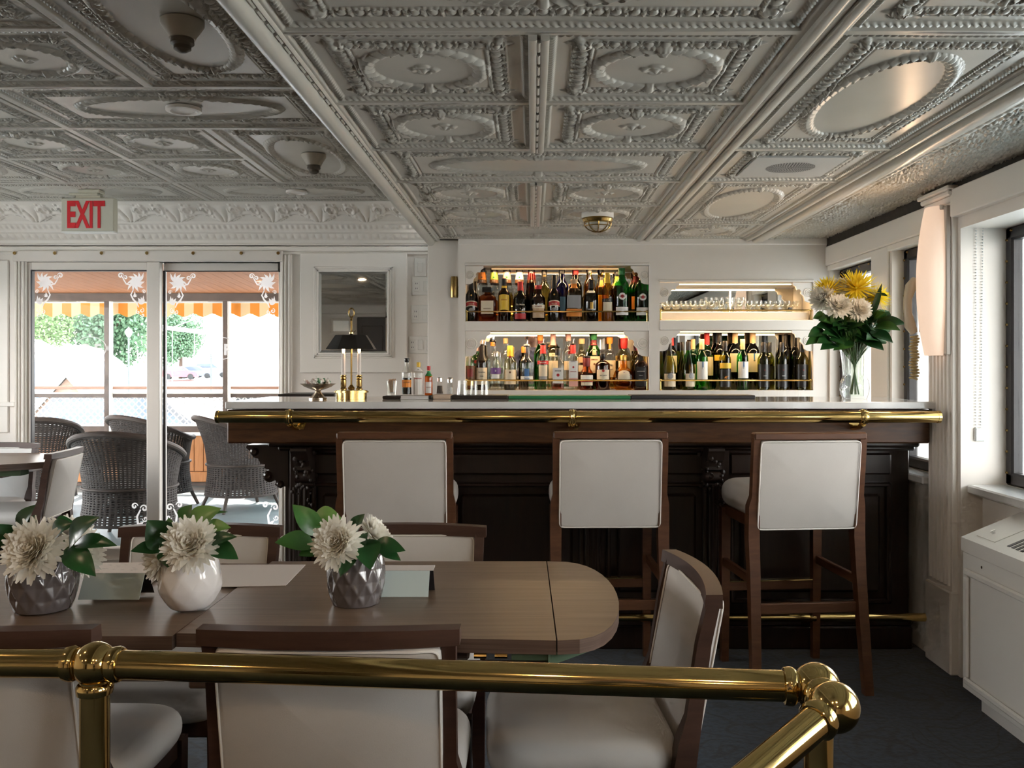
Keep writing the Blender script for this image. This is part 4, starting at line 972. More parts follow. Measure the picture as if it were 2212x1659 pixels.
BU('f',1312,590,25,'tall','honey',('yel',.79,1.12),'clear honey-coloured whiskey liqueur bottle with gold cap', labs=[('blk',.40,.47,1.1),('crm',.22,.40,.9),('brn',.0,.20,PI)], txt=[('IRISH MIST',.435,.0062,'crm')])
for px, tp, cp, lb in ((1343,580,'grn','green vermouth bottle with round white label and green cap'), (1387,584,'dred','green vermouth bottle with round white label at the right end of the shelf')):
    BU('f',px,tp,32,'tall','martini',(cp,.88,1.1), lb, labs=[('wht',.12,.27,.95)], discs=[('wht',.47,.021,0),('red',.47,.010,1),], txt=[('MARTINI',.47,.0085,'blk')], fill=.6 if cp=='dred' else None, liq='dark' if cp=='dred' else None)
for px, nl, lb, lq in ((1041,'org','tall clear syrup bottle with orange neck label',None),(1067,'lime','tall clear syrup bottle with lime-green neck label',None),(1095,'pink','tall clear syrup bottle with pink neck label','straw'),(1122,'wht','tall clear syrup bottle with white and orange neck label','pale'),(1148,'red','tall dark syrup bottle with red neck label','dark')):
    BU('b',px,580,27,'cone','clear' if lq != 'dark' else 'brown',('blk',.93,1.1), lb+' at the back of the shelf', labs=[(nl,.79,.925,PI),('brn',.73,.79,PI)], txt=[('RCO' if px < 1090 else 'NES',.76,.008,'wht')], liq=lq, fill=.55 if lq != 'dark' else .72, discs=[('brn' if nl in ('org','red') else 'grn',.83,.005,1)])
BU('b',1176,582,26,'spirit','straw',('blk',.78,1.1),'pale yellow liqueur bottle with black neck wrap at the back', labs=[('gold',.86,.92,.5,0,2)])
BU('b',1214,575,28,'spirit','blue',('blk',.86,1.1),'cobalt blue bottle with dark neck at the back of the shelf', labs=[('blue',.2,.45,.5)])
BU('b',1244,574,26,'spirit','dark',('red',.84,1.15),'black bottle with bright red capsule at the back of the shelf')
BU('b',1274,574,22,'tall','honey',('purp',.93,1.3),'slim honey bottle with purple cap at the back of the shelf', labs=[('crm',.88,.93,PI)])
BU('b',1299,574,24,'jug','honey',('blk',.88,1.2),'tall robed bottle with dark top and gold lower half', labs=[('blk',.50,.80,PI),('org',.62,.74,.5,0,1),('yel',.02,.48,PI)])
BU('b',1333,587,27,'tall','dkgreen',('blk',.92,1.1),'dark green bottle with yellow neck label behind the vermouth', labs=[('yel',.72,.90,1.0)])
BU('b',1373,586,27,'tall','green',('brn',.92,1.3),'green bottle with brown cap and orange label behind the vermouth', labs=[('dred',.74,.90,PI),('org',.25,.5,.8)])
# lower left shelf
U2 = N1[2]+.0005; g2 = 'spirit bottles on the lower left shelf'
def BL(row, px, top, wpx, shape, gl, cap, label, **k): return B(row, px, top, wpx, shape, gl, cap, label, 842, U2, group=g2, **k)
BL('f',1016,747,24,'spirit','clear',('red',.92,1.2),'whiskey bottle with red cap and dark ornate label, leftmost on lower shelf', labs=[('brn',.05,.55,1.2),('dred',.3,.48,.5,0,1),('gold',.10,.20,.6,0,1),('blk',.82,.92,PI)], liq='amber', fill=.5)
BL('b',1028,742,22,'spirit','green',('pink',.84,1.1),'green bottle with pink cap and red seal on the lower shelf', discs=[('red',.60,.010,0)])
BL('f',1041,746,25,'spirit','brown',('blk',.66,1.15),'brown whisky bottle with black neck and cream label in black script', labs=[('crm',.12,.50,1.15),('gold',.66,.70,PI,0,1)], txt=[('Canadian',.40,.0115,'blk'),('Club',.31,.0115,'blk')], spout='blk')
BL('b',1064,737,24,'spirit','clear',('org',.90,1.0),'clear spirit bottle with orange ring and steel pourer', spout='blk')
BL('f',1071,760,28,'spirit','clear',('slv',.88,1.05),'clear spirit bottle with silver cap and purple label', labs=[('purp',.42,.58,.9),('wht',.30,.41,.6)], txt=[('8',.50,.016,'wht')])
BL('b',1092,731,22,'spirit','clear',('cork',.90,1.15),'clear spirit bottle with cork stopper in the back row')
BL('f',1102,747,26,'spirit','pale',('yel',.76,1.15),'pale bottle with gold capsule, cream crest label and black foot', labs=[('crm',.13,.46,1.2),('blk',.0,.12,PI)], discs=[('brn',.40,.006,1),('red',.75,.007,0)])
BL('b',1131,749,22,'spirit','brown',('org',.86,1.1),'brown bottle with bright orange cap on the lower shelf')
BL('f',1138,747,29,'spirit','clear',None,'clear tequila bottle with blue and white label and pourer', spout='slv', labs=[('wht',.22,.31,1.1),('blue',.31,.48,.35)], txt=[('Sauza',.265,.014,'blue')], discs=[('blk',.14,.004,0)])
BL('b',1167,724,26,'tall','green',('org',.90,1.2),'green spirit bottle with orange cap and red collar', labs=[('dred',.84,.90,PI)])
BL('f',1173,744,25,'tall','clear',('red',.80,1.1),'clear vodka bottle with red neck and red banner label', labs=[('red',.56,.64,1.2),('crm',.30,.54,.8),('gry',.22,.30,.7)], txt=[('SMIRNOFF',.60,.0085,'wht')], spout='blk')
BL('b',1195,722,24,'tall','pale',('pink',.80,1.1),'pale spirit bottle with peach neck and cream label', labs=[('crm',.20,.52,1.0),('crm',.6,.66,.8)], txt=[('SKY',.63,.009,'blk')])
BL('f',1205,753,27,'spirit','clear',('blk',.83,1.15),'square bourbon bottle with white label and red seal', sup=6, labs=[('wht',.16,.53,.72)], txt=[('JIM BEAM',.46,.009,'blk')], discs=[('red',.36,.009,1)], liq='amber', fill=.16)
BL('b',1228,719,24,'spirit','clear',('pink',.86,1.1),'clear spirit bottle with peach neck label and black pourer', spout='blk', labs=[('crm',.34,.50,.9)])
BL('f',1238,744,24,'tall','clear',('red',.80,1.15),'clear gin bottle with red neck and pink pictorial label', sup=5, labs=[('wht',.08,.64,.7),('pink',.08,.26,.68,0,1)], txt=[('BEEFEATER',.40,.0075,'red'),('LONDON',.63,.0065,'blk')], discs=[('red',.50,.006,1)], spout='blk')
BL('b',1257,732,26,'spirit','pale',('cork',.90,1.2),'pale rum bottle with gold cork and arched label', labs=[('tan',.50,.62,1.0,.03),('crm',.35,.48,.7)])
BL('f',1267,772,31,'bell','amber',('dred',.72,1.15),'amber round-shouldered bottle with black pourer and slanted label', spout='blk', labs=[('wht',.30,.46,1.0),('red',.24,.31,1.0,.02,1),('crm',.14,.24,.9)])
BL('b',1283,722,28,'tall','martini',('grn',.90,1.2),'green whiskey bottle with red collar and cream label', labs=[('crm',.30,.60,1.1),('dred',.80,.89,PI),('tan',.62,.78,.3)], txt=[('JAMESON',.54,.0105,'brn')], discs=[('brn',.46,.006,1)], spout='blk')
BL('f',1302,764,32,'flask','brown',('blk',.86,1.3),'dark rum bottle with white label and red round emblem', labs=[('crm',.25,.56,.95)], txt=[('BACARDI',.40,.010,'blk')], discs=[('red',.53,.008,1)])
BL('b',1317,729,27,'spirit','clear',('org',.88,1.25),'clear bourbon bottle with orange neck and printed wild lettering', labs=[('crm',.24,.56,1.1),('org',.78,.88,.4)], txt=[('WILD',.47,.014,'blk'),('TURKEY',.385,.0095,'blk')])
BL('b',1348,731,30,'spirit','pale',('red',.80,1.3),'tall pale whisky bottle with bright red capsule', labs=[('crm',.36,.56,1.0),('gold',.42,.56,.4,0,1)])
BL('f',1347,768,46,'round','honey',('gold',.86,1.1),'wide round amber whisky bottle with crest label', labs=[('crm',.24,.52,.62,.05)], discs=[('purp',.48,.008,1),('gold',.54,.005,1)], dep=.6)
BL('b',1380,733,27,'spirit','straw',('wine',.78,1.25),'straw-coloured bottle with wine-red capsule behind the square whiskey', )
BL('f',1383,757,28,'spirit','brown',('blk',.74,1.1),'square whiskey bottle with black label and white lettering at right', sup=6, labs=[('blk',.10,.58,.74)], txt=[("JACK DANIEL'S",.47,.0068,'wht'),('Old No.7',.37,.006,'wht'),('TENNESSEE',.27,.0058,'wht')])
# wine shelf on the right
U3 = N2[2]+.0005; g3 = 'wine bottles on the right shelf'
def BW(row, px, top, wpx, shape, gl, cap, label, **k): return B(row, px, top, wpx, shape, gl, cap, label, 841, U3, group=g3, name='wine_bottle', cat='wine bottle', **k)
BW('f',1446,739,29,'burg','olive',('blk',.82,1.06),'sloping olive wine bottle with oval picture label, leftmost on the wine shelf', labs=[('crm',.07,.34,.95)], discs=[('gry',.29,.017,1)])
BW('f',1487,738,28,'burg','olive',('blk',.82,1.06),'sloping olive wine bottle with oval picture label, second on the wine shelf', labs=[('crm',.07,.34,.95)], discs=[('gry',.29,.017,1)], rz=.35)
BW('f',1516,733,26,'wine','green',('cork',.80,1.12),'bright green wine bottle with gold capsule and white label', labs=[('wht',.21,.56,1.05),('blue',.42,.56,.09,0,1)], discs=[('slv',.43,.005,2)])
BW('f',1566,737,26,'wine','olive',('blk',.80,1.10),'dark wine bottle with yellow band and orange animal on its label', labs=[('blk',.06,.42,1.15),('yel',.44,.55,1.15)])
BW('f',1604,733,25,'wine','green',('cork',.80,1.12),'green wine bottle with gold capsule and white label, dark foot', labs=[('wht',.23,.56,1.05),('blue',.44,.56,.09,0,1),('blk',.0,.20,PI)], discs=[('slv',.44,.005,2)])
for px, w_, n in ((1649,26,'first'),(1689,27,'second'),(1732,27,'third')):
    BW('f',px,740,w_,'wine','olive',('blk',.80,1.10),'olive wine bottle with black label, %s of three at the right' % n, labs=[('blk',.06,.54,1.2)], txt=[('adora',.30,.008,'wht')], discs=[('dred',.42,.004,1),('crm',.30,.0001,1)])
BW('b',1427,741,18,'burg','olive',('blk',.80,1.06),'olive wine bottle half hidden at the left end of the wine shelf')
BW('b',1450,720,26,'wine','dark',('red',.78,1.12),'dark wine bottle with red capsule behind the leftmost bottle', labs=[('crm',.3,.6,1.0)])
BW('b',1474,739,20,'burg','olive',('blk',.82,1.06),'olive wine bottle with dark capsule between two sloping bottles', labs=[('blk',.1,.4,1.2)])
BW('b',1497,733,24,'wine','green',('cork',.80,1.12),'green wine bottle with gold capsule partly hidden in the back row', labs=[('tan',.1,.5,1.0)])
BW('b',1527,720,28,'wine','green',('red',.80,1.12),'green wine bottle with red capsule in the back row', labs=[('crm',.25,.58,1.0)])
BW('b',1554,717,25,'wine','dark',('blk',.82,1.12),'dark wine bottle with yellow band in the back row', labs=[('yel',.50,.60,1.2)])
BW('b',1588,716,29,'wine','dark',('cork',.80,1.15),'dark wine bottle with gold capsule and cream label, left of two', labs=[('crm',.30,.62,1.0)])
BW('b',1626,716,30,'wine','dark',('cork',.80,1.15),'dark wine bottle with gold capsule and cream label, right of two', labs=[('crm',.30,.62,1.0),('blue',.50,.62,.1,0,1)], discs=[('slv',.50,.006,2)])
BW('b',1662,740,22,'wine','olive',('blk',.80,1.10),'olive wine bottle half hidden behind the first black-label bottle', labs=[('blk',.1,.5,1.2)])
BW('b',1698,722,20,'wine','dark',('blk',.78,1.10),'tall dark wine bottle, left of the pair near the right end')
BW('b',1717,722,22,'wine','dark',('blk',.78,1.10),'tall dark wine bottle, right of the pair near the right end')
# orange animal silhouette on the yellow-band bottle
kb = next(o for o in bpy.data.objects if o.get('label','').startswith('dark wine bottle with yellow band and orange'))
kp = [(-.010,-.008),(-.004,-.004),(.0,-.010),(.002,-.009),(.001,-.002),(.006,.003),(.010,.008),(.013,.007),(.011,.004),(.009,.004),(.006,-.001),(.002,.006),(-.003,.006),(-.008,.001)]
MB().prism(kp, 'xz', -.0372, -.0368).build('label_figure', PC['org'], kb, (0,0,.075), smooth=False)
# glassware shelf: frosted riser strip with stemmed glasses
U4 = ZS2[1]+.0005
GLS = glass('glassware', (.96,.97,.96), .10)
rs = MB().box(N2[0]+.01, N2[1]-.012, YB+.05, YM-.012, U4, U4+.05, .004).build('glass_riser', mat('frosted_riser', (.86,.80,.70), .35)); tag(rs, 'pale riser board lifting the glasses on the glassware shelf', 'riser')
def gprof(h, r): return [(.0001,0),(r*.72,0),(r*.70,.0015),(.004,.004),(.0032,h*.34),(.006,h*.38),(r*.72,h*.50),(r,h*.72),(r*.93,h),(r*.88,h),(r*.93,h*.72),(r*.64,h*.53),(.0001,h*.42)]
gm1 = MB().lathe(gprof(.066,.0215), 18).mesh('stem_glass', .9); gm2 = MB().lathe(gprof(.092,.027), 18).mesh('stem_glass', .9)
for i in range(15):
    px = 1436+i*20.4
    if i < 15:
        o = link('stem_glass', gm1, GLS, None, (PX(px,5.48), 5.48+.004*(i%3), U4+.0505)); tag(o, 'short stemmed glass in the front row of the glassware shelf', 'glass', 'short stemmed glasses')
for i in range(14):
    px = 1446+i*20.4
    if not 1510 < px < 1620:
        o = link('stem_glass', gm1, GLS, None, (PX(px,5.545), 5.55, U4+.0505)); tag(o, 'short stemmed glass in the back row of the glassware shelf', 'glass', 'short stemmed glasses')
for i, px in enumerate((1531,1553,1577,1601)):
    o = link('stem_glass', gm2, GLS, None, (PX(px,5.55), 5.55, U4+.0505)); tag(o, 'tall stemmed glass, %s from left of the four taller glasses' % ('first','second','third','fourth')[i], 'glass', 'tall stemmed glasses')
# ================================================================== things standing on the bar and hanging on the walls
ZB = 1.1085
YT = 4.22
def on(px, Y=YT): return (PX(px,Y), Y, ZB)
# pedestal dish with sweets
t = thing('pedestal_dish', 'tarnished silver pedestal dish of wrapped sweets on the bar', 'dish', on(687,4.20))
SIL = mat('tarnished_silver', (.50,.44,.36), .22, 1.0)
MB().lathe([(.0001,0),(.040,0),(.040,.006),(.030,.012),(.016,.028),(.012,.036),(.014,.040),(.030,.044),(.060,.056),(.078,.070),(.081,.070),(.062,.060),(.030,.049),(.0001,.046)], 28).build('bowl', SIL, t)
rnd = random.Random(5)
for i in range(22):
    a = rnd.uniform(0,2*PI); r = .060*math.sqrt(rnd.random()); nm = 'wrapped_sweet'
    mb = MB(); mb.sphere((0,0,0), .008, 10, 6); mb.lathe([(.0001,.006),(.006,.014)], 8); mb.lathe([(.006,-.014),(.0001,-.006)], 8)
    mb.xf(Euler((rnd.uniform(0,3),rnd.uniform(0,3),0)).to_matrix().to_4x4())
    o = mb.build('wrapped_sweet', [mat('sweet_white',(.80,.76,.70),.3), mat('sweet_green',(.10,.28,.14),.3), mat('sweet_pink',(.70,.50,.44),.3)][0 if i%4 else (1 if i%8 else 2)], None, Vector(on(687,4.20))+Vector((r*math.cos(a), r*math.sin(a), .072+.012*(1-r/.06)+.004*(i%3))))
    tag(o, 'small wrapped sweet heaped in the silver pedestal dish', 'sweet', 'sweets in the pedestal dish')
# brass candle lamp with black shade
t = thing('candle_lamp', 'brass two-candle lamp with black tapered shade on the bar', 'lamp', on(759,4.20)); kx = 4.2/FPX
mb = MB()
lob = [(.062*(1+.13*math.cos(4*a))*math.cos(a), .062*(1+.13*math.cos(4*a))*math.sin(a)) for a in [2*PI*k/48 for k in range(48)]]
mb.prism(lob, 'xy', 0, .030); mb.prism([(x*1.12,y*1.12) for x,y in lob], 'xy', .030, .036); mb.prism([(x*1.05,y*1.05) for x,y in lob], 'xy', .036, .040); mb.build('base', BRASS2, t)
for s in (-1,1):
    x = s*17*kx
    mb = MB(); mb.lathe([(.010,.040),(.015,.043),(.015,.048),(.011,.054),(.013,.060),(.013,.086),(.010,.090),(.014,.094),(.014,.098),(.010,.102),(.013,.106),(.013,.110)], 18, (x,0,0)); mb.build('candle_cup', BRASS2, t)
    MB().lathe([(.0085,.108),(.0085,.208),(.0001,.208)], 14, (x,0,0)).build('candle_tube', mat('candle_tube', (.74,.66,.60), .4), t)
    bu = MB().lathe([(.005,.208),(.0075,.222),(.006,.235),(.0001,.246)], 12, (x,0,0)).build('bulb', mat('lamp_bulb', (1,.7,.4), .3, emit=(1.0,.50,.20), estr=8.0), t)
mb = MB(); mb.tube([(0,0,.04),(0,0,.36)], .0042, 10); mb.lathe([(.0001,.040),(.014,.043),(.016,.052),(.008,.062),(.005,.066)], 14); mb.lathe([(.005,.292),(.009,.297),(.009,.303),(.005,.308)], 12); mb.tube([(0,0,.300),(.014,0,.305),(.018,0,.312)], .0025, 6); mb.build('stem', BRASS, t)
mb = MB(); mb.tube([(0.012*math.cos(a),0,.392+.020*math.sin(a)) for a in [2*PI*k/24 for k in range(24)]], .0034, 8, closed=True); mb.lathe([(.004,.355),(.007,.360),(.005,.368),(.003,.372)], 10); mb.build('ring_finial', BRASS2, t)
n8 = [(math.cos(PI/8+k*PI/4), math.sin(PI/8+k*PI/4)) for k in range(8)]
vs = []; 
SHB = mat('black_shade', (.012,.010,.009), .35)
z0, z1, r0, r1 = .226, .290, .118, .074
for z, r in ((z0,r0),(z1,r1),(z1-.001,r1-.003),(z0+.001,r0-.003)): vs += [(r*c, r*s*.8, z) for c, s in n8]
fs = []
for q in range(4):
    for k in range(8): fs.append((q*8+k, q*8+(k+1)%8, ((q+1)%4)*8+(k+1)%8, ((q+1)%4)*8+k))
MB().add(vs, fs).build('shade', SHB, t, smooth=False)
mb = MB(); mb.prism([(r1*c, r1*s*.8) for c,s in n8], 'xy', z1-.001, z1); mb.build('shade_top', SHB, t, smooth=False)
d = bpy.data.lights.new('lamp_glow', 'POINT'); d.energy = .35; d.color = (1,.6,.3); d.shadow_soft_size = .01
l = bpy.data.objects.new('lamp_glow', d); COL.objects.link(l); l.parent = t; l.location = (0, 0, .238)
# trays, napkins, condiments
TRAY = mat('black_tray', (.020,.015,.013), .4)
def slab(nm, lb, cat, px0, px1, Y0, Y1, h, m, b=.003, z=ZB): return tag(MB().box(PX(px0,Y0), PX(px1,Y0), Y0, Y1, z, z+h, b).build(nm, m), lb, cat)
YM0 = 4.20
slab('service_tray', 'small black tray holding the glass of stirrers', 'tray', 826, 866, YM0, 4.33, .014, TRAY)
nk = thing('napkin_stack', 'stack of white paper napkins under the sauce bottles', 'napkins', (PX(895,YM0), 4.26, ZB))
for k in range(4): MB().box(-.064+.001*k, .064-.001*(k%2), -.06, .06, .0038*k, .0038*k+.0034, .001).build('napkin', mat('paper_white', (.78,.77,.75), .7), nk, (0,0,0), (0,0,.02*((k%3)-1)))
slab('napkin_holder', 'low black napkin holder right of the white napkins', 'holder', 925.5, 934, YM0, 4.32, .016, BLACK)
slab('wooden_block', 'pale wooden block under the salt and pepper shakers', 'block', 934.8, 973, YM0, 4.32, .020, mat('pale_wood', (.62,.48,.36), .5, noise=.15, nscale=20))
slab('bar_mat', 'black rubber bar mat under the upturned glasses', 'bar mat', 974, 1097, YM0, 4.36, .017, TRAY)
slab('green_bar_mat', 'long green rubber bar mat in the middle of the bar', 'bar mat', 1098, 1362, YM0, 4.36, .015, mat('green_rubber', (.01,.17,.06), .5))
slab('dark_bar_mat', 'black rubber bar mat right of the green mat', 'bar mat', 1363, 1632, YM0+.01, 4.36, .017, mat('grey_rubber', (.02,.02,.024), .5))
slab('back_work_counter', 'dark edge of the work counter behind the bar at left', 'counter', 600, 722, 4.80, 5.1, .016, TRAY, z=PZ(858,4.80))
bpy.data.objects['back_work_counter'].data
MB().box(PX(612,4.8), PX(714,4.8), 4.84, 5.08, 0, PZ(858,4.8)).build('counter_base', BARDARK, bpy.data.objects['back_work_counter'])
# glass of wooden stirrers
zt = ZB+.0145
t = thing('stirrer_glass', 'shot glass full of wooden stirrers on the black tray', 'glass', (PX(846,4.24), 4.24, zt))
MB().lathe([(.0001,0),(.018,0),(.0245,.068),(.0235,.068),(.0175,.014),(.0001,.010)], 20).build('glass', GLS, t)
STK = mat('stirrer_wood', (.50,.33,.20), .6)
for i in range(26):
    a = rnd.uniform(0,2*PI); r = .017*math.sqrt(rnd.random())
    o = MB().tube([(r*.55*math.cos(a), r*.55*math.sin(a), .016),(r*1.15*math.cos(a), r*1.15*math.sin(a), .072+.006*rnd.random())], .0018, 5).build('wooden_stirrer', STK, None, (PX(846,4.24),4.24,zt)); tag(o, 'thin wooden stirrer in the shot glass on the bar', 'stirrer', 'stirrers in the shot glass')
zn = ZB+.0155
def condiment(px, top, wpx, shape, gl, cap, lb, **k):
    Y = 4.245; h = PZ(top,Y)-zn; return bottle((PX(px,Y),Y,zn), h, wpx*Y/FPX, shape, gl, cap, lb, name='sauce_bottle', group='sauce bottles on the bar', **k)
condiment(879,774,21,'spirit','clear',('blk',.89,1.3),'dark sauce bottle with black stopper and orange label on the bar', labs=[('org',.22,.42,1.2)], liq='dark', fill=.47, txt=[('LEA & PERRINS',.35,.0048,'blk')])
condiment(904,783,21,'flask','clear',('yel',.86,1.25,False),'bitters bottle in oversized white wrapper with yellow cap', labs=[('wht',.03,.67,PI),('wht',.74,.84,PI)], txt=[('Angostura',.52,.0085,'red')], discs=[('blk',.79,.002,2)])
condiment(926,791,17,'spirit','amber',('red',.86,1.15),'small hot-sauce bottle with red cap and green neck', labs=[('grn',.66,.84,PI),('wht',.08,.46,.8)], txt=[('TABASCO',.28,.0055,'dred')])
for px, fillc, lb in ((950,(.09,.06,.045),'glass pepper shaker with steel cap on the wooden block'), (972,(.80,.80,.79),'glass salt shaker with steel cap beside the pepper')):
    Y = 4.25; zb = ZB+.0205 if px < 960 else ZB+.0005; X_ = PX(px,Y)
    if px > 960: Y = 4.40; X_ = PX(px,Y)
    h = PZ(815,Y)-zb; t = thing('shaker', lb, 'shaker', (X_,Y,zb), 0, 'salt and pepper shakers')
    MB().lathe([(.0001,0),(.0175,0),(.0165,.003),(.0115,h*.72),(.0110,h*.74),(.0001,h*.74)], 10).build('glass', GLS, t, sharp=.3)
    MB().lathe([(.0001,.003),(.0145,.003),(.0118,h*.5),(.0001,h*.5)], 10).build('filling', mat('seasoning_%d' % px, fillc, .8, noise=.3, nscale=300), t)
    MB().lathe([(.0118,h*.74),(.0122,h*.84),(.0118,h*.95),(.0085,h),(.0001,h)], 16).build('cap', CHROME, t)
for i, (px, w_) in enumerate(((999,24),(1024,17),(1047,17))):
    Y = 4.24; h = .066; r = w_*Y/FPX/2
    o = MB().lathe([(.0001,h),(r*.80,h),(r*.80,h-.003),(r,0.0),(r*.93,.0),(r*.74,h*.72),(.0001,h*.74)], 16).build('shot_glass', GLS, None, (PX(px,Y),Y,ZB+.0175)); tag(o, ('upturned wide tumbler at the left of the black bar mat','upturned shot glass in the middle on the bar mat','upturned shot glass nearest the green bar mat')[i], 'glass', 'upturned glasses on the bar mat')
# framed mirror panel on the wall
t = thing('mirror_panel', 'square mirror in a broad white frame behind the candle lamp', 'mirror', (0, YD, 0))
def yp(px): return PX(px, YD-.03)
def zp(py): return PZ(py, YD-.03)
MB().box(yp(648), yp(879), -.030, -.0005, zp(805), zp(546), .004).build('backing_panel', TRIM, t)
mb = MB()
for i, (o_, th) in enumerate(((12,.040),(8,.048),(4,.054))):
    a, b, c, d_ = yp(690-o_), yp(838+o_), zp(762+o_), zp(588-o_); w_ = .012
    for q in ((a,b,d_-w_,d_),(a,b,c,c+w_),(a,a+w_,c,d_),(b-w_,b,c,d_)): mb.box(q[0],q[1],-th,-.029,q[2],q[3],.003)
mb.build('frame_moulding', TRIM, t)
a, b, c, d_ = yp(690), yp(838), zp(762), zp(588); bv = .014
mb = MB(); mb.add([(a,-.031,c),(b,-.031,c),(b,-.031,d_),(a,-.031,d_),(a+bv,-.0345,c+bv),(b-bv,-.0345,c+bv),(b-bv,-.0345,d_-bv),(a+bv,-.0345,d_-bv)], [(4,5,6,7),(0,1,5,4),(1,2,6,5),(2,3,7,6),(3,0,4,7)]); mb.build('mirror_glass', MIRROR, t, smooth=False)
# switch plates
SWP = mat('switch_plastic', (.76,.73,.68), .35)
def plate(px0, px1, py0, py1, items, lb):
    Y = YD-.002; x0, x1, z0, z1 = PX(px0,Y), PX(px1,Y), PZ(py1,Y), PZ(py0,Y)
    t = thing('switch_plate', lb, 'light switch', ((x0+x1)/2, YD-.0005, (z0+z1)/2), 0, 'white switch plates'); w_, h_ = (x1-x0)/2, (z1-z0)/2
    MB().box(-w_, w_, -.008, 0, -h_, h_, .003).build('plate', SWP, t)
    n = len(items)
    for i, it in enumerate(items):
        cx = -w_+2*w_*(i+.5)/n
        if it == 's': MB().box(cx-.016, cx+.016, -.0125, -.007, -.032, .032, .002).build('rocker', SWP, t)
        else:
            MB().box(cx-.017, cx+.017, -.010, -.007, -.034, .034, .002).build('outlet_face', SWP, t)
            for dz in (.016,-.016):
                for dx in (-.005,.005): MB().box(cx+dx-.0014, cx+dx+.0014, -.0108, -.0095, dz-.005, dz+.005).build('slot', BLACK, t, smooth=False)
plate(895,921,557,598,'s','single white switch plate, topmost of the column beside the mirror')
plate(890,930,598,638,'os','white plate with outlet and switch, second from the top')
plate(888,928,659,698,'os','white plate with outlet and switch, third from the top')
plate(883,934,726,764,'oss','wide white plate with outlet and two switches, lowest of the column')
# brass wall fitting on the pier
t = thing('brass_wall_fitting', 'small brass fitting on the wall left of the bottle niche', 'wall fitting', (PX(981,5.44), 5.458, PZ(620,5.44)))
MB().lathe([(.0001,-.062),(.022,-.062),(.0235,-.055),(.0235,-.004),(.026,-.003),(.026,.003),(.0225,.004),(.0215,.055),(.018,.062),(.0001,.062)], 20, (0,-.010,0)).build('cup', BRASS2, t)
MB().box(-.02,.02,-.004,.0,-.05,.05,.002).build('backplate', BRASS2, t)
# exit sign hanging from the left ceiling
Y = 5.12; t = thing('exit_sign', 'hanging exit sign with red letters above the sliding door', 'sign', (PX(189,Y), Y, ZL), .0)
zz0, zz1 = PZ(500,Y)-ZL, PZ(427,Y)-ZL; hw = 57*Y/FPX
SGN = mat('sign_cream', (.60,.57,.46), .45)
MB().box(-hw, hw, .0, .05, zz0, zz1, .004).build('housing', SGN, t)
MB().box(-hw+.004, hw-.004, -.003, .003, zz0+.006, zz1-.004, .001).build('face_panel', mat('sign_face', (.62,.60,.50), .4), t)
MB().box(-hw, hw, -.004, .054, zz0-.006, zz0+.003, .002).build('bottom_strip', mat('sign_pale_strip', (.85,.84,.80), .4), t)  # paler strip along the bottom edge of the sign
mb = MB(); mb.box(-.10,.06,-.01,.06,zz1+.012,zz1+.026,.003).box(-.07,.07,.005,.05,zz1-.001,zz1+.014,.003).box(-.05,.07,-.01,.06,zz1+.026,-.004,.004); mb.build('ceiling_mount', SGN, t)
me = text_mesh('EXIT', .205, .0012, sx=.62, bold=.006)
xs_ = [v.co.x for v in me.vertices]; zs_ = [v.co.z for v in me.vertices]; cx_, cz_ = (max(xs_)+min(xs_))/2, (max(zs_)+min(zs_))/2
for v in me.vertices: v.co.x = (v.co.x-cx_)*(.208/(max(xs_)-min(xs_))); v.co.z = (v.co.z-cz_)*(.150/(max(zs_)-min(zs_)))
link('lettering', me, mat('sign_red', (.70,.015,.025), .5), t, (-.006, -.0042, (zz0+zz1)/2))
# smoke detectors, round covers, speaker grille, brass caged ceiling lamp
def detector(px, Y, dia, lb):
    t = thing('smoke_detector', lb, 'smoke detector', (PX(px,Y), Y, ZL-.0055), 0, 'smoke detectors'); r = dia/2
    MB().lathe([(.0001,0),(r,0),(r,-.010),(r*.62,-.045),(r*.60,-.050),(.0001,-.050)], 28).build('base', mat('detector_grey', (.42,.37,.29), .5), t)
    MB().lathe([(.0001,-.050),(r*.52,-.050),(r*.54,-.064),(r*.40,-.070),(r*.40,-.080),(r*.18,-.088),(.0001,-.090)], 24).build('sensor_cap', mat('detector_dark', (.13,.11,.085), .45), t)
detector(394, 2.62, .120, 'large smoke detector on the ceiling nearest the camera'); detector(678, 4.28, .112, 'smoke detector on the ceiling beside the white beam')
for px, Y, d_, lb in ((397,3.505,.130,'thin round white cover plate on the wide ceiling panel'),(641,5.17,.118,'thin round white cover plate above the cornice')):
    t = MB().lathe([(.0001,0),(d_/2,0),(d_/2,-.012),(d_*.38,-.014),(d_*.32,-.008),(.0001,-.008)], 28).build('cover_plate', TRIM, None, (PX(px,Y),Y,ZL-.0055)); tag(t, lb, 'ceiling cover')
t = thing('ceiling_speaker', 'flat white plate with round perforated speaker grille on the ceiling', 'speaker', ((ra+rb)/2, yr(2)+M/2, ZC-.006))
MB().box(-.165,.165,-.165,.165,-.007,.004,.002).build('plate', mat('speaker_plate', (.52,.51,.48), .5), t)
mb = MB()
for i in range(1,15):
    n = max(6, int(2*PI*i*.0062/.0105))
    for k in range(n): a = 2*PI*k/n; mb.lathe([(.0033,-.0075),(.0001,-.0076)], 6, (.0062*i*math.cos(a), .0062*i*math.sin(a), 0))
o = mb.build('perforations', mat('grille_dark', (.10,.10,.10), .8), t, smooth=False, recalc=False); o['kind'] = 'stuff'
Y = 4.50; t = thing('caged_ceiling_lamp', 'brass caged bulkhead lamp on the ceiling above the bar', 'ceiling lamp', (PX(1291,Y), Y, ZC-.022))
MB().lathe([(.0001,.015),(.078,.015),(.078,-.012),(.0001,-.012)], 28).build('mount', TRIM, t)
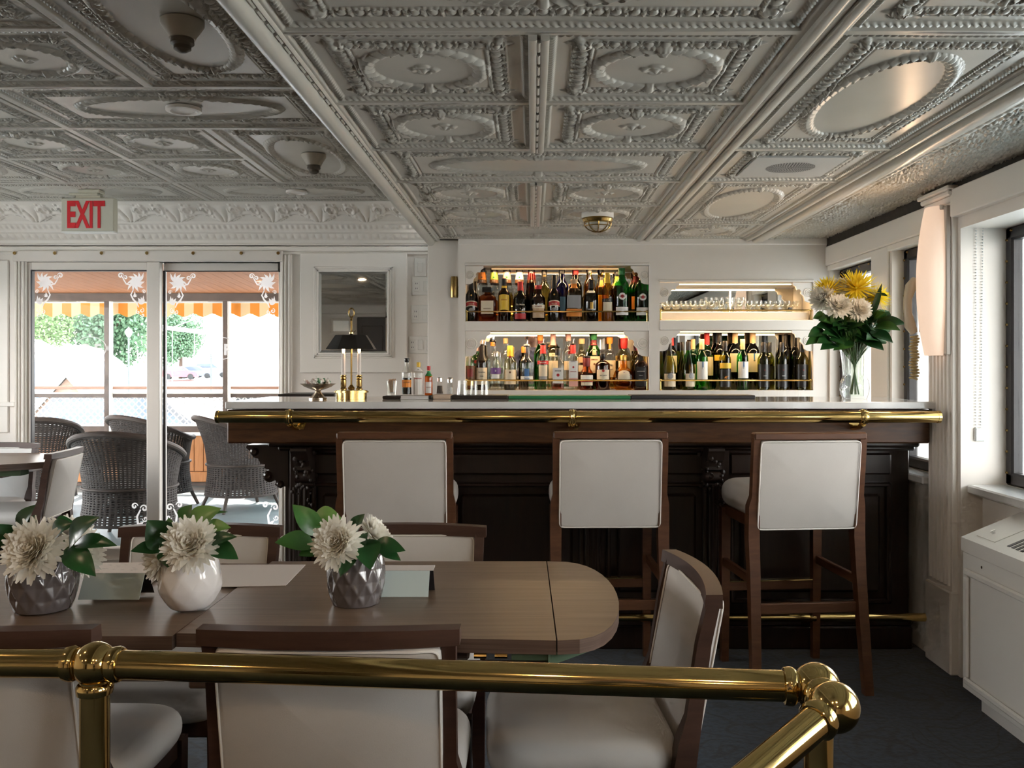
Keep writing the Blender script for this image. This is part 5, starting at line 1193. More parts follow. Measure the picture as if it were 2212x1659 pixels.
MB().lathe([(.0001,-.012),(.074,-.012),(.076,-.018),(.070,-.030),(.064,-.032),(.064,-.036),(.0001,-.036)], 28).build('rim', BRASS2, t)
MB().lathe([(.056,-.034),(.054,-.052),(.040,-.066),(.0001,-.072)], 24).build('globe', mat('frosted_globe', (.62,.58,.50), .35), t)
mb = MB()
for k in range(4):
    a = PI*k/4; mb.tube([(.066*math.cos(a)*math.cos(u), .066*math.sin(a)*math.cos(u), -.034-.044*math.sin(u)) for u in [PI*j/12 for j in range(13)]], .0028, 6)
mb.tube([(.062*math.cos(a), .062*math.sin(a), -.050) for a in [2*PI*k/28 for k in range(28)]], .0026, 6, closed=True); mb.build('cage', BRASS2, t)
# wall sconce on the pilaster
t = thing('wall_sconce', 'tall glowing white curved sconce on the fluted pilaster', 'wall lamp', (X0s if False else 1.692, 3.86, 1.61))
n = 16; m_ = 14; vs = []; fs = []
for i in range(n+1):
    u = -1+2*i/n; hw_ = .058+.018*(1-u*u)*1.0; dp = .050+.038*(1-u*u)
    for k in range(m_+1):
        a = PI*k/m_; vs.append((-dp*math.sin(a)*.95-.004, hw_*math.cos(a), .308*u))
for i in range(n):
    for k in range(m_): fs.append((i*(m_+1)+k, i*(m_+1)+k+1, (i+1)*(m_+1)+k+1, (i+1)*(m_+1)+k))
SHD = mat('sconce_shade', (.85,.74,.64), .5, emit=(1.0,.66,.46), estr=.27)
MB().add(vs, fs).build('shade', SHD, t, sharp=2.5)
MB().box(-.004, .016, -.085, .085, -.305, .305, .003).build('backplate', mat('sconce_plate', (.50,.44,.38), .4), t)
MB().box(-.02, .0, -.062, -.05, .290, .312, .003).build('clip', CHROME, t)
d = bpy.data.lights.new('sconce_glow', 'AREA'); d.shape = 'RECTANGLE'; d.size = .5; d.size_y = .06; d.energy = 1.0; d.color = (1,.66,.40)
l = bpy.data.objects.new('sconce_glow', d); COL.objects.link(l); l.parent = t; l.location = (-.115,0,0); l.rotation_euler = (0, PI/2, 0)
# telephone handset with coiled cord behind the sconce
t = thing('wall_telephone', 'beige telephone handset with coiled cord hanging behind the sconce', 'telephone', (1.722, 4.03, 1.52))
BEI = mat('beige_plastic', (.50,.43,.32), .35)
MB().box(-.02, .03, -.055, .055, -.12, .12, .01).build('cradle', BEI, t)
mb = MB(); mb.tube([(-.055,0,.118),(-.075,0,.085),(-.088,0,.03),(-.088,0,-.03),(-.078,0,-.085),(-.060,0,-.118)], [.016,.024,.018,.018,.024,.016], 14); mb.build('handset', BEI, t)
pts = [(-.060+.004*math.sin(i*.05)+.016*math.cos(i*.26), .016*math.sin(i*.26), -.13-.19*i/340) for i in range(341)]
MB().tube(pts, .0042, 6).build('coiled_cord', mat('cord_tan', (.42,.32,.15), .5), t)
# bead chain of the blind
t = thing('blind_chain', 'looped bead chain of the roller blind beside the pilaster', 'blind chain', (1.79, 3.735, 0))
for x0 in (0, .028):
    mb = MB(); 
    for i in range(70): mb.sphere((x0*(1-.3*(i/69)), 0, 1.84-.83*i/69), .0032, 6, 4)
    mb.build('bead_strand', mat('clear_beads', (.72,.73,.73), .2), t)
MB().box(-.006,.034,-.008,.008,.955,1.01,.004).build('chain_weight', mat('clear_plastic', (.70,.71,.70), .15), t)

# recessed warm ceiling lights over the seating (above and behind the camera)
def downlight(x, y, z, e, lb):
    t = thing('ceiling_downlight', lb, 'ceiling lamp', (x, y, z-.008), 0, 'recessed ceiling lights')
    MB().lathe([(.0001,0),(.055,0),(.055,-.008),(.042,-.010),(.040,-.002),(.0001,-.002)], 24).build('trim_ring', BRASS2, t)
    MB().lathe([(.0001,-.0035),(.038,-.0035),(.038,-.0025),(.0001,-.0025)], 20).build('lens', mat('warm_lens', (1,.9,.7), .4, emit=(1,.70,.42), estr=25), t)
    d = bpy.data.lights.new('downlight_glow', 'AREA'); d.shape = 'DISK'; d.size = .08; d.energy = e; d.color = (1.0,.70,.44)
    l = bpy.data.objects.new('downlight_glow', d); COL.objects.link(l); l.parent = t; l.location = (0,0,-.012)
for i, (x, y, z) in enumerate(((-.28,-.1,ZC),(.33,-.1,ZC),(-.28,-1.7,ZC),(.33,-1.7,ZC),(-1.9,1.4,ZL),(-1.9,-.6,ZL),(-3.1,1.4,ZL),(-3.1,-.6,ZL))):
    downlight(x, y, z, 2.0, 'recessed warm ceiling light, %s of the eight behind the camera' % ('first','second','third','fourth','fifth','sixth','seventh','eighth')[i])
# ================================================================== veranda deck and the quay outside
DECK = mat('deck_paint', (.20,.26,.27), .45, noise=.15, nscale=4)
PINE = wood('varnished_pine', (.17,.058,.018), (.27,.10,.034), (14,1,1), .7, spec=.15)
BOARD = wood('pine_board', (.36,.15,.06), (.52,.24,.10), (10,10,1.2), .6, spec=.2)
GREYW = mat('weathered_brown', (.10,.066,.05), .6, noise=.3, nscale=12)
PWH = mat('exterior_white', (.80,.78,.74), .5)
YQ = 9.70
struct(MB().box(-8.5, 1.2, YD+.12, YQ+.15, -.08, 0).build('floor_deck', DECK, smooth=False))
rf = struct(MB().prism([(YD+.12,2.30),(YD+.12,2.24),(YQ+.25,2.02),(YQ+.25,2.10)], 'yz', -8.5, 1.0).build('ceiling_deck', GREYW, smooth=False))
pm = MB().prism([(YD+.13,2.236),(YD+.13,2.222),(YQ+.05,2.012),(YQ+.05,2.026)], 'yz', 0, .098).mesh('plank', smooth=False)
for i in range(58): link('plank', pm, PINE, rf, (-6.6+i*.1,0,0))
lw = thing('deck_parapet', 'low varnished board wall with white ledge around the veranda', 'wall', (0, YQ, 0))
MB().box(-8.5,1.0,.02,.10,0,.56).build('core', GREYW, lw, smooth=False)
bm_ = MB().box(0,.094,-.012,.02,.155,.53,.003).mesh('board')
for i in range(44): link('board', bm_, BOARD, lw, (-6.0+.0985*i, 0, 0))
MB().box(-8.5,1.0,-.03,.03,.045,.15,.006).build('skirting', BOARD, lw)
MB().box(-8.5,1.0,-.06,.12,.53,.565,.004).build('ledge', PWH, lw)
MB().box(-8.5,1.0,.02,.10,.565,.625,.004).build('kerb', GREYW, lw); MB().box(-8.5,1.0,.0,.12,.625,.640,.003).build('kerb_cap', PWH, lw)
rr = thing('deck_handrail', 'pair of horizontal handrails above the veranda lattice', 'rail', (0, YQ+.06, 0))
MB().box(-8.5,1.0,-.02,.03,.925,.965,.005).build('lower_rail', GREYW, rr); MB().box(-8.5,1.0,-.02,.02,1.010,1.045,.008).build('upper_rail', wood('rail_wood', (.25,.12,.07), (.38,.20,.12)), rr)
MB().box(-8.5,1.0,-.03,.035,.965,.978,.003).build('rail_cap', PWH, rr)
lt = thing('lattice_panel', 'white diamond mesh panel below the veranda handrail', 'lattice', (0, YQ+.06, 0))
mb = MB(); X_, dz = -6.4, .28
for k in range(70):
    x = -6.7+k*.072
    mb.tube([(x,0,.640),(x+dz,0,.925)], .006, 4); mb.tube([(x+dz,.004,.640),(x,.004,.925)], .006, 4)
o = mb.build('mesh_wires', PWH, lt, smooth=False); o['kind'] = 'stuff'
for px in (-25, 230, 486, 742, 1000):
    x = PX(px, YQ); t = thing('deck_post', 'brown veranda post ' + {-25:'outside at the far left of the door',230:'seen through the left door pane',486:'seen through the right door pane',742:'hidden behind the mirror wall',1000:'hidden behind the bottle wall'}[px], 'post', (x, YQ+.02, 0), 0, 'veranda posts')
    MB().box(-.022,.022,-.03,.03,.565,2.03,.003).build('post', GREYW, t); MB().box(.022,.048,-.02,.03,.565,1.95,.002).build('white_strip', PWH, t)
bmx = MB().box(-8.5,1.0,YQ-.03,YQ+.06,1.935,2.03,.006).build('roof_beam', GREYW); tag(bmx, 'brown beam along the veranda roof edge', 'beam')
# striped scalloped awning
AW1, AW2 = mat('awning_orange', (.80,.27,.03), .8, trans=0.0), mat('awning_cream', (.85,.60,.33), .8)
aw = thing('awning', 'orange and cream striped awning with scalloped edge', 'awning', (0, YQ+.14, 0))
w_ = .1; nS = 44
for i in range(nS):
    x0 = -6.3+i*w_; vs = []; fs = []
    for k in range(5):
        u = k/4; x = x0+w_*u; ph = ((x0+w_*u)/.2)*2*PI; zb = 1.795+.018*math.cos(ph)
        vs += [(x,.0,zb),(x,.0,1.925),(x,.004,zb),(x,.004,1.925)]
    for k in range(4):
        a = 4*k; fs += [(a,a+4,a+5,a+1),(a+2,a+3,a+7,a+6),(a,a+2,a+6,a+4),(a+1,a+5,a+7,a+3)]
    MB().add(vs, fs).build('stripe', AW1 if i % 2 else AW2, aw, smooth=False, recalc=False)
MB().box(-6.3,-1.9,-.01,.02,1.925,1.94,.002).build('hem_rod', PWH, aw)
# ------------------------------------------------------------------ wicker armchairs
WICK = mat('brown_wicker', (.024,.015,.011), .7, noise=.35, nscale=40, bump=.5, bscale=250)
WICK2 = mat('wicker_rim', (.034,.022,.016), .65)
def wr(z): return .285+.05*((z-.30)/.5)**2*1.0+(.03 if z > .4 else 0)*((z-.4)/.4)+(.03*(1-z/.3) if z < .3 else 0)
def bake(o):
    m = o.modifiers.new('thick','SOLIDIFY'); m.thickness = .010
    dg = bpy.context.evaluated_depsgraph_get(); me = bpy.data.meshes.new_from_object(o.evaluated_get(dg)); o.modifiers.clear(); o.data = me
def wicker(label):
    t = thing('wicker_armchair', label, 'armchair', (0,0,0), 0, 'wicker armchairs on the veranda')
    na, nz = 200, 78; vs = []; fs = []; top = lambda a: .60+.19*max(0, math.cos(a*.80))**1.5
    for j in range(nz+1):
        for i in range(na+1):
            a = -2.15+4.3*i/na; z = .385+(top(a)-.385)*j/nz; r = wr(z)*(1.0+.12*max(0,(z-.55)/.3))
            vs.append((r*1.08*math.sin(a), -r*math.cos(a), z))
    for j in range(nz):
        for i in range(na):
            if i % 4 < 2 and j % 3 == 1 and 3 < j < nz-3: continue
            fs.append((j*(na+1)+i, j*(na+1)+i+1, (j+1)*(na+1)+i+1, (j+1)*(na+1)+i))
    o = MB().add(vs, fs).build('woven_back', WICK, t, sharp=3, recalc=False); bake(o)
    vs = []; fs = []; na, nz = 220, 45
    for j in range(nz+1):
        for i in range(na):
            a = 2*PI*i/na; z = .125+.26*j/nz; r = wr(z); q = 1.0
            vs.append((r*1.08*math.sin(a), -r*math.cos(a), z))
    for j in range(nz):
        for i in range(na):
            if i % 4 < 2 and j % 3 == 1 and j > 2: continue
            fs.append((j*na+i, j*na+(i+1)%na, (j+1)*na+(i+1)%na, (j+1)*na+i))
    o = MB().add(vs, fs).build('woven_skirt', WICK, t, sharp=3, recalc=False); bake(o)
    pts = [(wr(top(a))*1.08*(1.0+.12*max(0,(top(a)-.55)/.3))*math.sin(a), -wr(top(a))*(1.0+.12*max(0,(top(a)-.55)/.3))*math.cos(a), top(a)) for a in [-2.15+4.3*i/60 for i in range(61)]]
    MB().tube(pts, .022, 10).build('rolled_rim', WICK2, t)
    MB().tube([(wr(.385)*1.10*math.sin(a), -wr(.385)*1.02*math.cos(a), .385) for a in [2*PI*i/60 for i in range(60)]], .009, 8, closed=True).build('waist_band', WICK2, t)
    mb = MB(); mb.lathe([(.0001,.36),(.27,.36),(.275,.38),(.25,.40),(.0001,.405)], 32); mb.build('seat', WICK, t)
    for sx, sy in ((-1,-1),(1,-1),(-1,1),(1,1)): MB().tube([(sx*.20,sy*.19,.20),(sx*.23,sy*.22,.10),(sx*.265,sy*.255,.0)], [.018,.016,.014], 8).build('leg', WICK2, t)
    return t
wk = wicker('large wicker armchair right behind the left door pane, back to the room'); wk.location = (-2.93, 6.75, 0); wk.scale = (1.04,1.04,1.0)
def wk_(loc, rz, lb): o = dup(wk, loc, rz, lb); o.scale = (1.0,1.0,1.03)
wk_((PX(330,8.3), 8.35, 0), -.5, 'wicker armchair behind the large one, its right arm in the right pane'); wk_((PX(525,8.25), 8.20, 0), -.9, 'wicker armchair with its back turned, right of the door centre post')
wk_((PX(75,8.0), 8.0, 0), .5, 'wicker armchair at the left edge of the left door pane'); wk_((PX(610,9.1), 9.15, 0), 2.4, 'wicker armchair mostly hidden behind the bar end')
# added unseen side deck; its roof blocks steep sky light at the right-hand windows
struct(MB().box(1.98, 3.5, -3.5, 6.2, 2.20, 2.26).build('ceiling_sky_blocker', PWH, smooth=False)); struct(MB().box(1.98, 3.5, -3.5, 6.2, -.08, 0).build('floor_added_deck', DECK, smooth=False))
sr = thing('added_deck_railing', 'railing of the added side deck outside the right windows', 'railing', (3.42, 0, 0))
for z in (.35,.65,.95): MB().tube([(0,-3.5,z),(0,6.2,z)], .02, 8).build('rail', PWH, sr)
for y in range(-3,7): MB().tube([(0,y,0),(0,y,2.2)], .03, 8).build('stanchion', PWH, sr)
# ------------------------------------------------------------------ quay, town and trees
GRD = mat('quay_concrete', (.52,.50,.47), .8, noise=.1, nscale=.5)
gp = [(-8,-.95),(14,-.95),(95,-.95),(103,-.92),(107,-.32),(130,-.2),(400,3)]
vs = []; fs = []
for i, (y, z) in enumerate(gp): vs += [(-260,y,z),(260,y,z)]
for i in range(len(gp)-1): fs.append((2*i,2*i+1,2*i+3,2*i+2))
vs += [(-260,-200,-.95),(260,-200,-.95)]; fs.append((len(vs)-2,len(vs)-1,1,0))
struct(MB().add(vs, fs).build('ground', GRD, smooth=False))
LEAFM = [mat('foliage_dark', (.10,.19,.10), .7, noise=.4, nscale=.8), mat('foliage_mid', (.15,.26,.09), .7, noise=.4, nscale=.8), mat('foliage_light', (.30,.40,.14), .7, noise=.4, nscale=.8)]
BARK = mat('bark', (.12,.08,.06), .9, noise=.4, nscale=5)
def tree(lb, px0, px1, py0, py1, Y, k, n=6500, seed=1, gz=None):
    rnd = random.Random(seed); k_ = Y/FPX; cx = (( px0+px1)/2-1150)*k_; cz = EYE-((py0+py1)/2-790)*k_; rx = (px1-px0)/2*k_; rz = (py1-py0)/2*k_
    zg = gz if gz is not None else -1.0
    t = thing('tree', lb, 'tree', (cx, Y, zg), 0, 'trees beyond the veranda')
    vs = []; fs = []; cl = []
    for i in range(26):
        u = Vector((rnd.gauss(0,1), rnd.gauss(0,1), rnd.gauss(0,1))).normalized()*rnd.uniform(.25,.72); cl.append((u, rnd.uniform(.26,.42)))
    s = max(.10, (rx+rz)*.022)
    for i in range(n):
        u, r = cl[rnd.randrange(len(cl))]; d = Vector((rnd.gauss(0,1), rnd.gauss(0,1), rnd.gauss(0,1))).normalized()*r*(.70+.35*rnd.random()); p = (u+d)*1.15
        c = Vector((p.x*rx, p.y*rx*.9, p.z*rz+cz-zg)); a = Vector((rnd.gauss(0,1),rnd.gauss(0,1),rnd.gauss(0,1))).normalized()*s; b = a.orthogonal().normalized()*s*.6
        o = len(vs); vs += [c-a, c+b, c+a, c-b]; fs.append((o,o+1,o+2,o+3))
    MB().add(vs, fs).build('crown', LEAFM[k], t, smooth=False, recalc=False)
    mb = MB(); hh = cz-zg; mb.tube([(0,0,0),(.02*rx,0,hh*.5),(0,0,hh)], [rx*.09,rx*.065,rx*.03], 8)
    for q in range(4): a = q*1.7; mb.tube([(0,0,hh*.6),(rx*.35*math.cos(a),rx*.35*math.sin(a),hh)], [rx*.04,rx*.015], 6)
    mb.build('trunk', BARK, t)
tree('rounded dark green tree behind the red car', 336, 444, 640, 800, 112, 0, seed=3, gz=-.3)
tree('broad dark green tree filling the left pane', 130, 330, 560, 805, 118, 0, 9000, seed=4, gz=-.3)
tree('light green tree at the left edge of the left pane', 40, 160, 600, 780, 114, 1, seed=5, gz=-.3)
tree('pale green tree behind the lamp post', 300, 350, 660, 800, 125, 2, 1500, seed=6, gz=-.2)
tree('sunlit tree beside the pale building at right', 566, 640, 650, 745, 170, 2, 1500, seed=7, gz=0)
for i, (x, y, z, r, s) in enumerate(((24,18,2.2,3.2,11),(17,9,1.6,2.4,12),(30,36,3.5,4.0,13),(22,2,2.4,3.0,14))):
    t = tree(['leafy tree outside the far right bar window','leafy tree outside the large right window','tall tree far beyond the right bar windows','leafy tree outside the nearest right window'][i], 1150+(x-r)*FPX/y, 1150+(x+r)*FPX/y, 790-(z+r-EYE)*FPX/y, 790-(z-r-EYE)*FPX/y, y, (i+1)%3, 1400, s, -.95)
# distant building
BST = mat('pale_stone', (.62,.62,.64), .7, noise=.06, nscale=.4); SLATE = mat('window_dark', (.20,.23,.28), .3)
t = thing('stone_building', 'pale stone building with rows of windows across the street', 'building', (PX(540,150), 150, -.1))
MB().box(-6.8,9.5,0,10,0,14,.05).build('wall', BST, t); MB().box(-7.2,9.9,-.5,10.5,10.2,10.6,.05).build('string_course', BST, t); MB().box(-7.1,9.8,-.4,10.4,5.0,5.3,.05).build('string_course', BST, t)
for zz in (1.6, 6.6):
    for i in range(8):
        f = MB().box(-5.9+1.95*i,-4.9+1.95*i,-.06,.02,zz,zz+2.1,.03).build('window', BST, t); MB().box(-5.78+1.95*i,-5.02+1.95*i,-.08,-.05,zz+.15,zz+1.95).build('pane', SLATE, f, smooth=False)
# cars
TYRE = mat('tyre', (.02,.02,.02), .8); CGL = mat('car_glass', (.08,.10,.13), .1)
def car(lb, px, Y, zg, L, H, paint, rz):
    t = thing('parked_car', lb, 'car', (PX(px,Y), Y, zg), rz, 'parked cars'); W = 1.75
    p = [(-L/2,.30),(-L/2,.75*H*.62),(-L*.47,H*.60),(-L*.36,H*.97),(L*.06,H),(L*.24,H*.64),(L*.46,H*.56),(L/2,H*.42),(L/2,.30)]
    MB().prism(p, 'xz', -W/2, W/2).build('body', paint, t, sharp=.3)
    g_ = [(-L*.42,H*.63),(-L*.34,H*.92),(L*.04,H*.94),(L*.19,H*.66)]
    MB().prism(g_, 'xz', -W/2-.012, W/2+.012).build('side_windows', CGL, t, smooth=False)
    for x in (-L*.31, L*.31):
        for s in (-1,1): MB().lathe([(.0001,-.1),(.20,-.1),(.33,-.09),(.33,.09),(.20,.1),(.0001,.1)], 18, (x,s*(W/2-.05),.33), 'y').build('wheel', TYRE, t)
car('red hatchback parked under the round tree', 389, 106, -.30, 3.9, 1.5, mat('car_red', (.45,.05,.07), .3, coat=.5), .25)
car('dark blue car parked behind the red one', 424, 112, -.28, 4.2, 1.5, mat('car_navy', (.10,.12,.18), .3, coat=.5), .25)
car('silver people carrier at the end of the parked row', 456, 120, -.24, 4.6, 1.9, mat('car_silver', (.42,.40,.44), .3, coat=.5), .25)
car('dark off-road car close behind the veranda lattice', 335, 17.5, -.95, 4.2, 1.72, mat('car_charcoal', (.07,.07,.075), .35), .1)
# white truck, kiosk, dome, lamps, boom, shed, cone
t = thing('white_truck', 'white box truck parked at the right of the view outside', 'truck', (PX(556,45), 45, -.95))
MB().box(-1.15,1.4,0,5,.7,3.0,.06).build('cargo_box', PWH, t); MB().box(.25,1.35,-.05,0,.85,1.45,.02).build('rear_window', mat('pale_glass', (.45,.48,.52), .2), t)
for x in (-.8,.9): MB().lathe([(.0001,-.15),(.45,-.15),(.45,.15),(.0001,.15)], 18, (x,.6,.45), 'y').build('wheel', TYRE, t)
MB().box(-1.1,1.35,.1,4.9,.45,.7).build('chassis', TYRE, t, smooth=False)
t = thing('inflatable_dome', 'pale blue inflated dome tent on the quay', 'tent', (PX(165,60), 60, -.95)); DM = mat('dome_blue', (.20,.34,.52), .5)
mb = MB(); mb.lathe([(3.6*math.cos(a), 3.45*math.sin(a)) for a in [PI/2*k/10 for k in range(10)]]+[(.0001,3.45)], 28); mb.xf(Matrix.Scale(1.05,4,(1,0,0))); mb.build('canopy', DM, t)
for k in range(7): a = PI*k/7; MB().tube([(3.7*math.cos(a)*math.cos(u), 3.6*math.sin(a)*math.cos(u), 3.47*math.sin(u)) for u in [PI*j/16 for j in range(17)]], .09, 6).build('rib', PWH, t)
t = thing('white_pavilion', 'white peaked pavilion roof at the far left outside', 'tent', (PX(85,85), 85, -.95))
MB().lathe([(2.4,3.2),(2.4,3.45),(1.2,4.0),(.2,4.55),(.0001,4.6)], 4).build('roof', PWH, t, smooth=False)
for s in ((-1.4,-1.4),(1.4,-1.4),(1.4,1.4),(-1.4,1.4)): MB().box(s[0]-.06,s[0]+.06,s[1]-.06,s[1]+.06,0,3.2).build('pole', PWH, t, smooth=False)
for px, py, Y, lb in ((278,712,53,'street lamp with white acorn globe in the left pane'), (456,738,62,'street lamp with white globe beside the silver car')):
    zg = -.95; h = PZ(py,Y)-zg; t = thing('street_lamp', lb, 'street lamp', (PX(px,Y), Y, zg), 0, 'street lamps')
    MB().lathe([(.14,0),(.14,.25),(.06,.5),(.045,h-.45),(.09,h-.42),(.0001,h-.40)], 12).build('pole', mat('lamp_iron', (.06,.07,.07), .5), t)
    MB().lathe([(.08,h-.42),(.19,h-.22),(.20,h-.08),(.10,h+.04),(.03,h+.10),(.0001,h+.16)], 16).build('globe', PWH, t)
t = thing('mast_boom', 'white boom with cables crossing the right door pane', 'boom', (0,15,0))
a, b = P3(340,706,15), P3(640,741,15); a.y = b.y = 0; MB().tube([a,b], .034, 10).build('spar', PWH, t)
for q in ((372,710,372,835),(420,716,420,765),(372,708,440,682),(417,713,452,697)):
    p0, p1 = P3(q[0],q[1],15), P3(q[2],q[3],15); p0.y = p1.y = 0; MB().tube([p0,p1], .006, 5).build('cable', PWH, t)
MB().tube([(b.x,0,b.z),(b.x,0,-.95)], .06, 10).build('mast', PWH, t)
t = thing('ticket_booth', 'small shingled booth with gable roof on the quay', 'shed', (PX(148,22), 22, -.95))
BR = mat('booth_brown', (.22,.14,.10), .7, noise=.3, nscale=6); hz = PZ(806,22)+.95
MB().prism([(-.85,0),(.85,0),(.85,hz-1.0),(0,hz-.08),(-.85,hz-1.0)], 'xz', 0, 1.6).build('wall', BR, t, smooth=False)
SHG = mat('pale_shingle', (.62,.56,.50), .8, noise=.2, nscale=9)
for s in (-1,1):
    for i in range(7):
        u0, u1 = i/7, (i+1.25)/7; mb = MB(); mb.prism([(s*1.1*u0,hz-1.2*u0+.02),(s*1.1*u1,hz-1.2*u1+.012),(s*1.1*u1,hz-1.2*u1-.012),(s*1.1*u0,hz-1.2*u0-.004)], 'xz', -.1, 1.7); mb.build('shingle_row', SHG, t, smooth=False)
    MB().prism([(0,hz+.03),(s*1.12,hz-1.2),(s*1.12,hz-1.33),(0,hz-.09)], 'xz', -.14, -.1).build('barge_board', PWH, t, smooth=False)
t = thing('traffic_cone', 'orange traffic cone on the quay right of the veranda post', 'cone', (PX(521,54), 54, -.95))
MB().lathe([(.23,.0),(.23,.04),(.18,.045),(.04,.62),(.0001,.62)], 14).build('cone_body', mat('cone_orange', (.70,.18,.05), .6), t); MB().lathe([(.138,.22),(.105,.36)], 14).build('white_band', PWH, t)
# ================================================================== vases, flowers, cards on the dining tables
def orient(d, roll=0.0):
    d = Vector(d).normalized(); return d.to_track_quat('Z','Y').to_matrix().to_4x4() @ Matrix.Rotation(roll,4,'Z')
def petal(L, W, curl, n=4, tipw=.55):
    vs = []; fs = []
    for i in range(n+1):
        u = i/n; w = W*(math.sin(PI*min(.93, .10+.80*u**.8))**.8)*(1.0 if u < .98 else tipw); x = L*u; z = curl*L*u*u
        vs += [(x,-w/2,z+.10*w),(x,0,z),(x,w/2,z+.10*w)]
    for i in range(n):
        a = 3*i; fs += [(a,a+1,a+4,a+3),(a+1,a+2,a+5,a+4)]
    return vs, fs
def mum_mesh(R, rows, seed=1, thin=1.0, core=True):     # axis +z; rows: (count, elevation, length factor, curl)
    rnd = random.Random(seed); mb = MB()
    for ri, (cnt, el, lf, cu) in enumerate(rows):
        for k in range(cnt):
            vs, fs = petal(R*lf*rnd.uniform(.88,1.08), R*.26*thin*rnd.uniform(.85,1.15), cu+rnd.uniform(-.1,.1))
            az = 2*PI*(k+.5*(ri % 2)+rnd.uniform(-.25,.25))/cnt; e = el+rnd.uniform(-.10,.10); off = R*.05; lie = e
            if core and el > .45: off = R*.36; lie = e-.55*min(1,(e-.3))
            m = Matrix.Rotation(az,4,'Z') @ Matrix.Translation((off*math.cos(e),0,off*math.sin(e))) @ Matrix.Rotation(-lie,4,'Y') @ Matrix.Rotation(rnd.uniform(-.3,.3),4,'X')
            mb.add([tuple(m @ Vector(v)) for v in vs], fs)
    if core: mb.cur = 1; mb.sphere((0,0,R*.12), R*.27, 12, 8); mb.cur = 0
    me = mb.mesh('flower_head', sharp=3, recalc=False)
    if core:
        me.materials.append(WMUM); me.materials.append(WMC); me.polygons.foreach_set('material_index', mb.mi)
    return me
WMUM = petalmat('petal_white', (.88,.86,.79)); WMC = mat('petal_centre', (.72,.70,.52), .6); YMUM = petalmat('petal_yellow', (.94,.74,.06))
rows0 = [(24,-.12,1.0,.06),(26,.06,1.0,.14),(26,.24,.97,.22),(26,.42,.90,.30),(24,.60,.82,.32),(22,.78,.74,.30),(20,.96,.66,.26),(16,1.13,.58,.2),(12,1.3,.50,.15),(7,1.45,.44,.1)]
rows = [(24,-.12,1.0,.06),(26,.06,1.0,.14),(26,.24,.97,.22),(26,.42,.88,.28),(26,.60,.50,.30),(24,.80,.46,.30),(20,1.0,.40,.28),(15,1.18,.34,.25),(12,1.34,.30,.3),(8,1.46,.26,.3),(4,1.54,.22,.3)]
MUMA = mum_mesh(.072, rows, 1); MUMB = mum_mesh(.060, rows, 2)
LEAFG = [wood('leaf_deep_green', (.008,.050,.014), (.020,.090,.022), (1,1,1), .3, 12), wood('leaf_mid_green', (.030,.120,.025), (.070,.190,.040), (1,1,1), .32, 12), wood('leaf_light_green', (.10,.24,.05), (.17,.33,.08), (1,1,1), .35, 12)]
STEM = mat('stem_green', (.05,.13,.03), .5)
def leaf_mesh(base, tip, wd, bow=.12, fold=.25, normal=None):
    b, t = Vector(base), Vector(tip); d = t-b; L = d.length; d.normalize(); nrm = Vector(normal) if normal else Vector((0,-.75,.65)); nrm = (nrm-d*nrm.dot(d)).normalized(); sd = d.cross(nrm)
    vs = []; fs = []; n = 9
    for i in range(n+1):
        u = i/n; w = wd*max(.02, math.sin(PI*(u**.85))**.9)/2; c = b+d*(L*u)+nrm*(bow*L*math.sin(PI*u))
        for s in (-1,-.5,0,.5,1): vs.append(c+sd*(w*s)+nrm*(fold*w*abs(s)))
    for i in range(n):
        for k in range(4): a = 5*i+k; fs.append((a,a+1,a+6,a+5))
    return MB().add(vs, fs)
def sprig(label, root, leaves, cat='foliage', group=None, nm='leaf_sprig'):
    """leaves: (base px,py, tip px,py, Ybase, Ytip, width m, colour)"""
    root = Vector(root); t = thing(nm, label, cat, root, 0, group); cen = []
    for (bx,by,tx,ty,yb,yt,w_,c) in leaves:
        b, tp = P3(bx,by,yb)-root, P3(tx,ty,yt)-root
        leaf_mesh(b, tp, w_*1.45).build('leaf', LEAFG[c], t, sharp=3, recalc=False); cen.append(b)
    for b in cen:
        MB().tube([(0,0,-.04), tuple(b*.5+Vector((0,0,-.01))), tuple(b)], .0022, 6).build('stem', STEM, t)
    return t
def mum(label, me, pos, axis, root, m=WMUM, group=None, roll=0.0, nm='chrysanthemum', scale=1.0):
    pos = Vector(pos); root = Vector(root); t = thing(nm, label, 'flower', root, 0, group)
    o = link('flower_head', me, m, t, pos-root, None, (scale,)*3); o.rotation_euler = orient(axis, roll).to_euler()
    ax = Vector(axis).normalized(); c = pos-root
    mb = MB(); mb.tube([c-ax*.002, c-ax*.02, c*.5-ax*.012, Vector((0,0,-.045))], .0028, 6); mb.build('stem', STEM, t)
    return t
ZTT = ZT+.0005
GV = mat('grey_glaze', (.115,.10,.098), .10, spec=.7, coat=.5, noise=.25, nscale=9); WV = mat('white_glaze', (.74,.71,.69), .12, spec=.6, coat=.3)
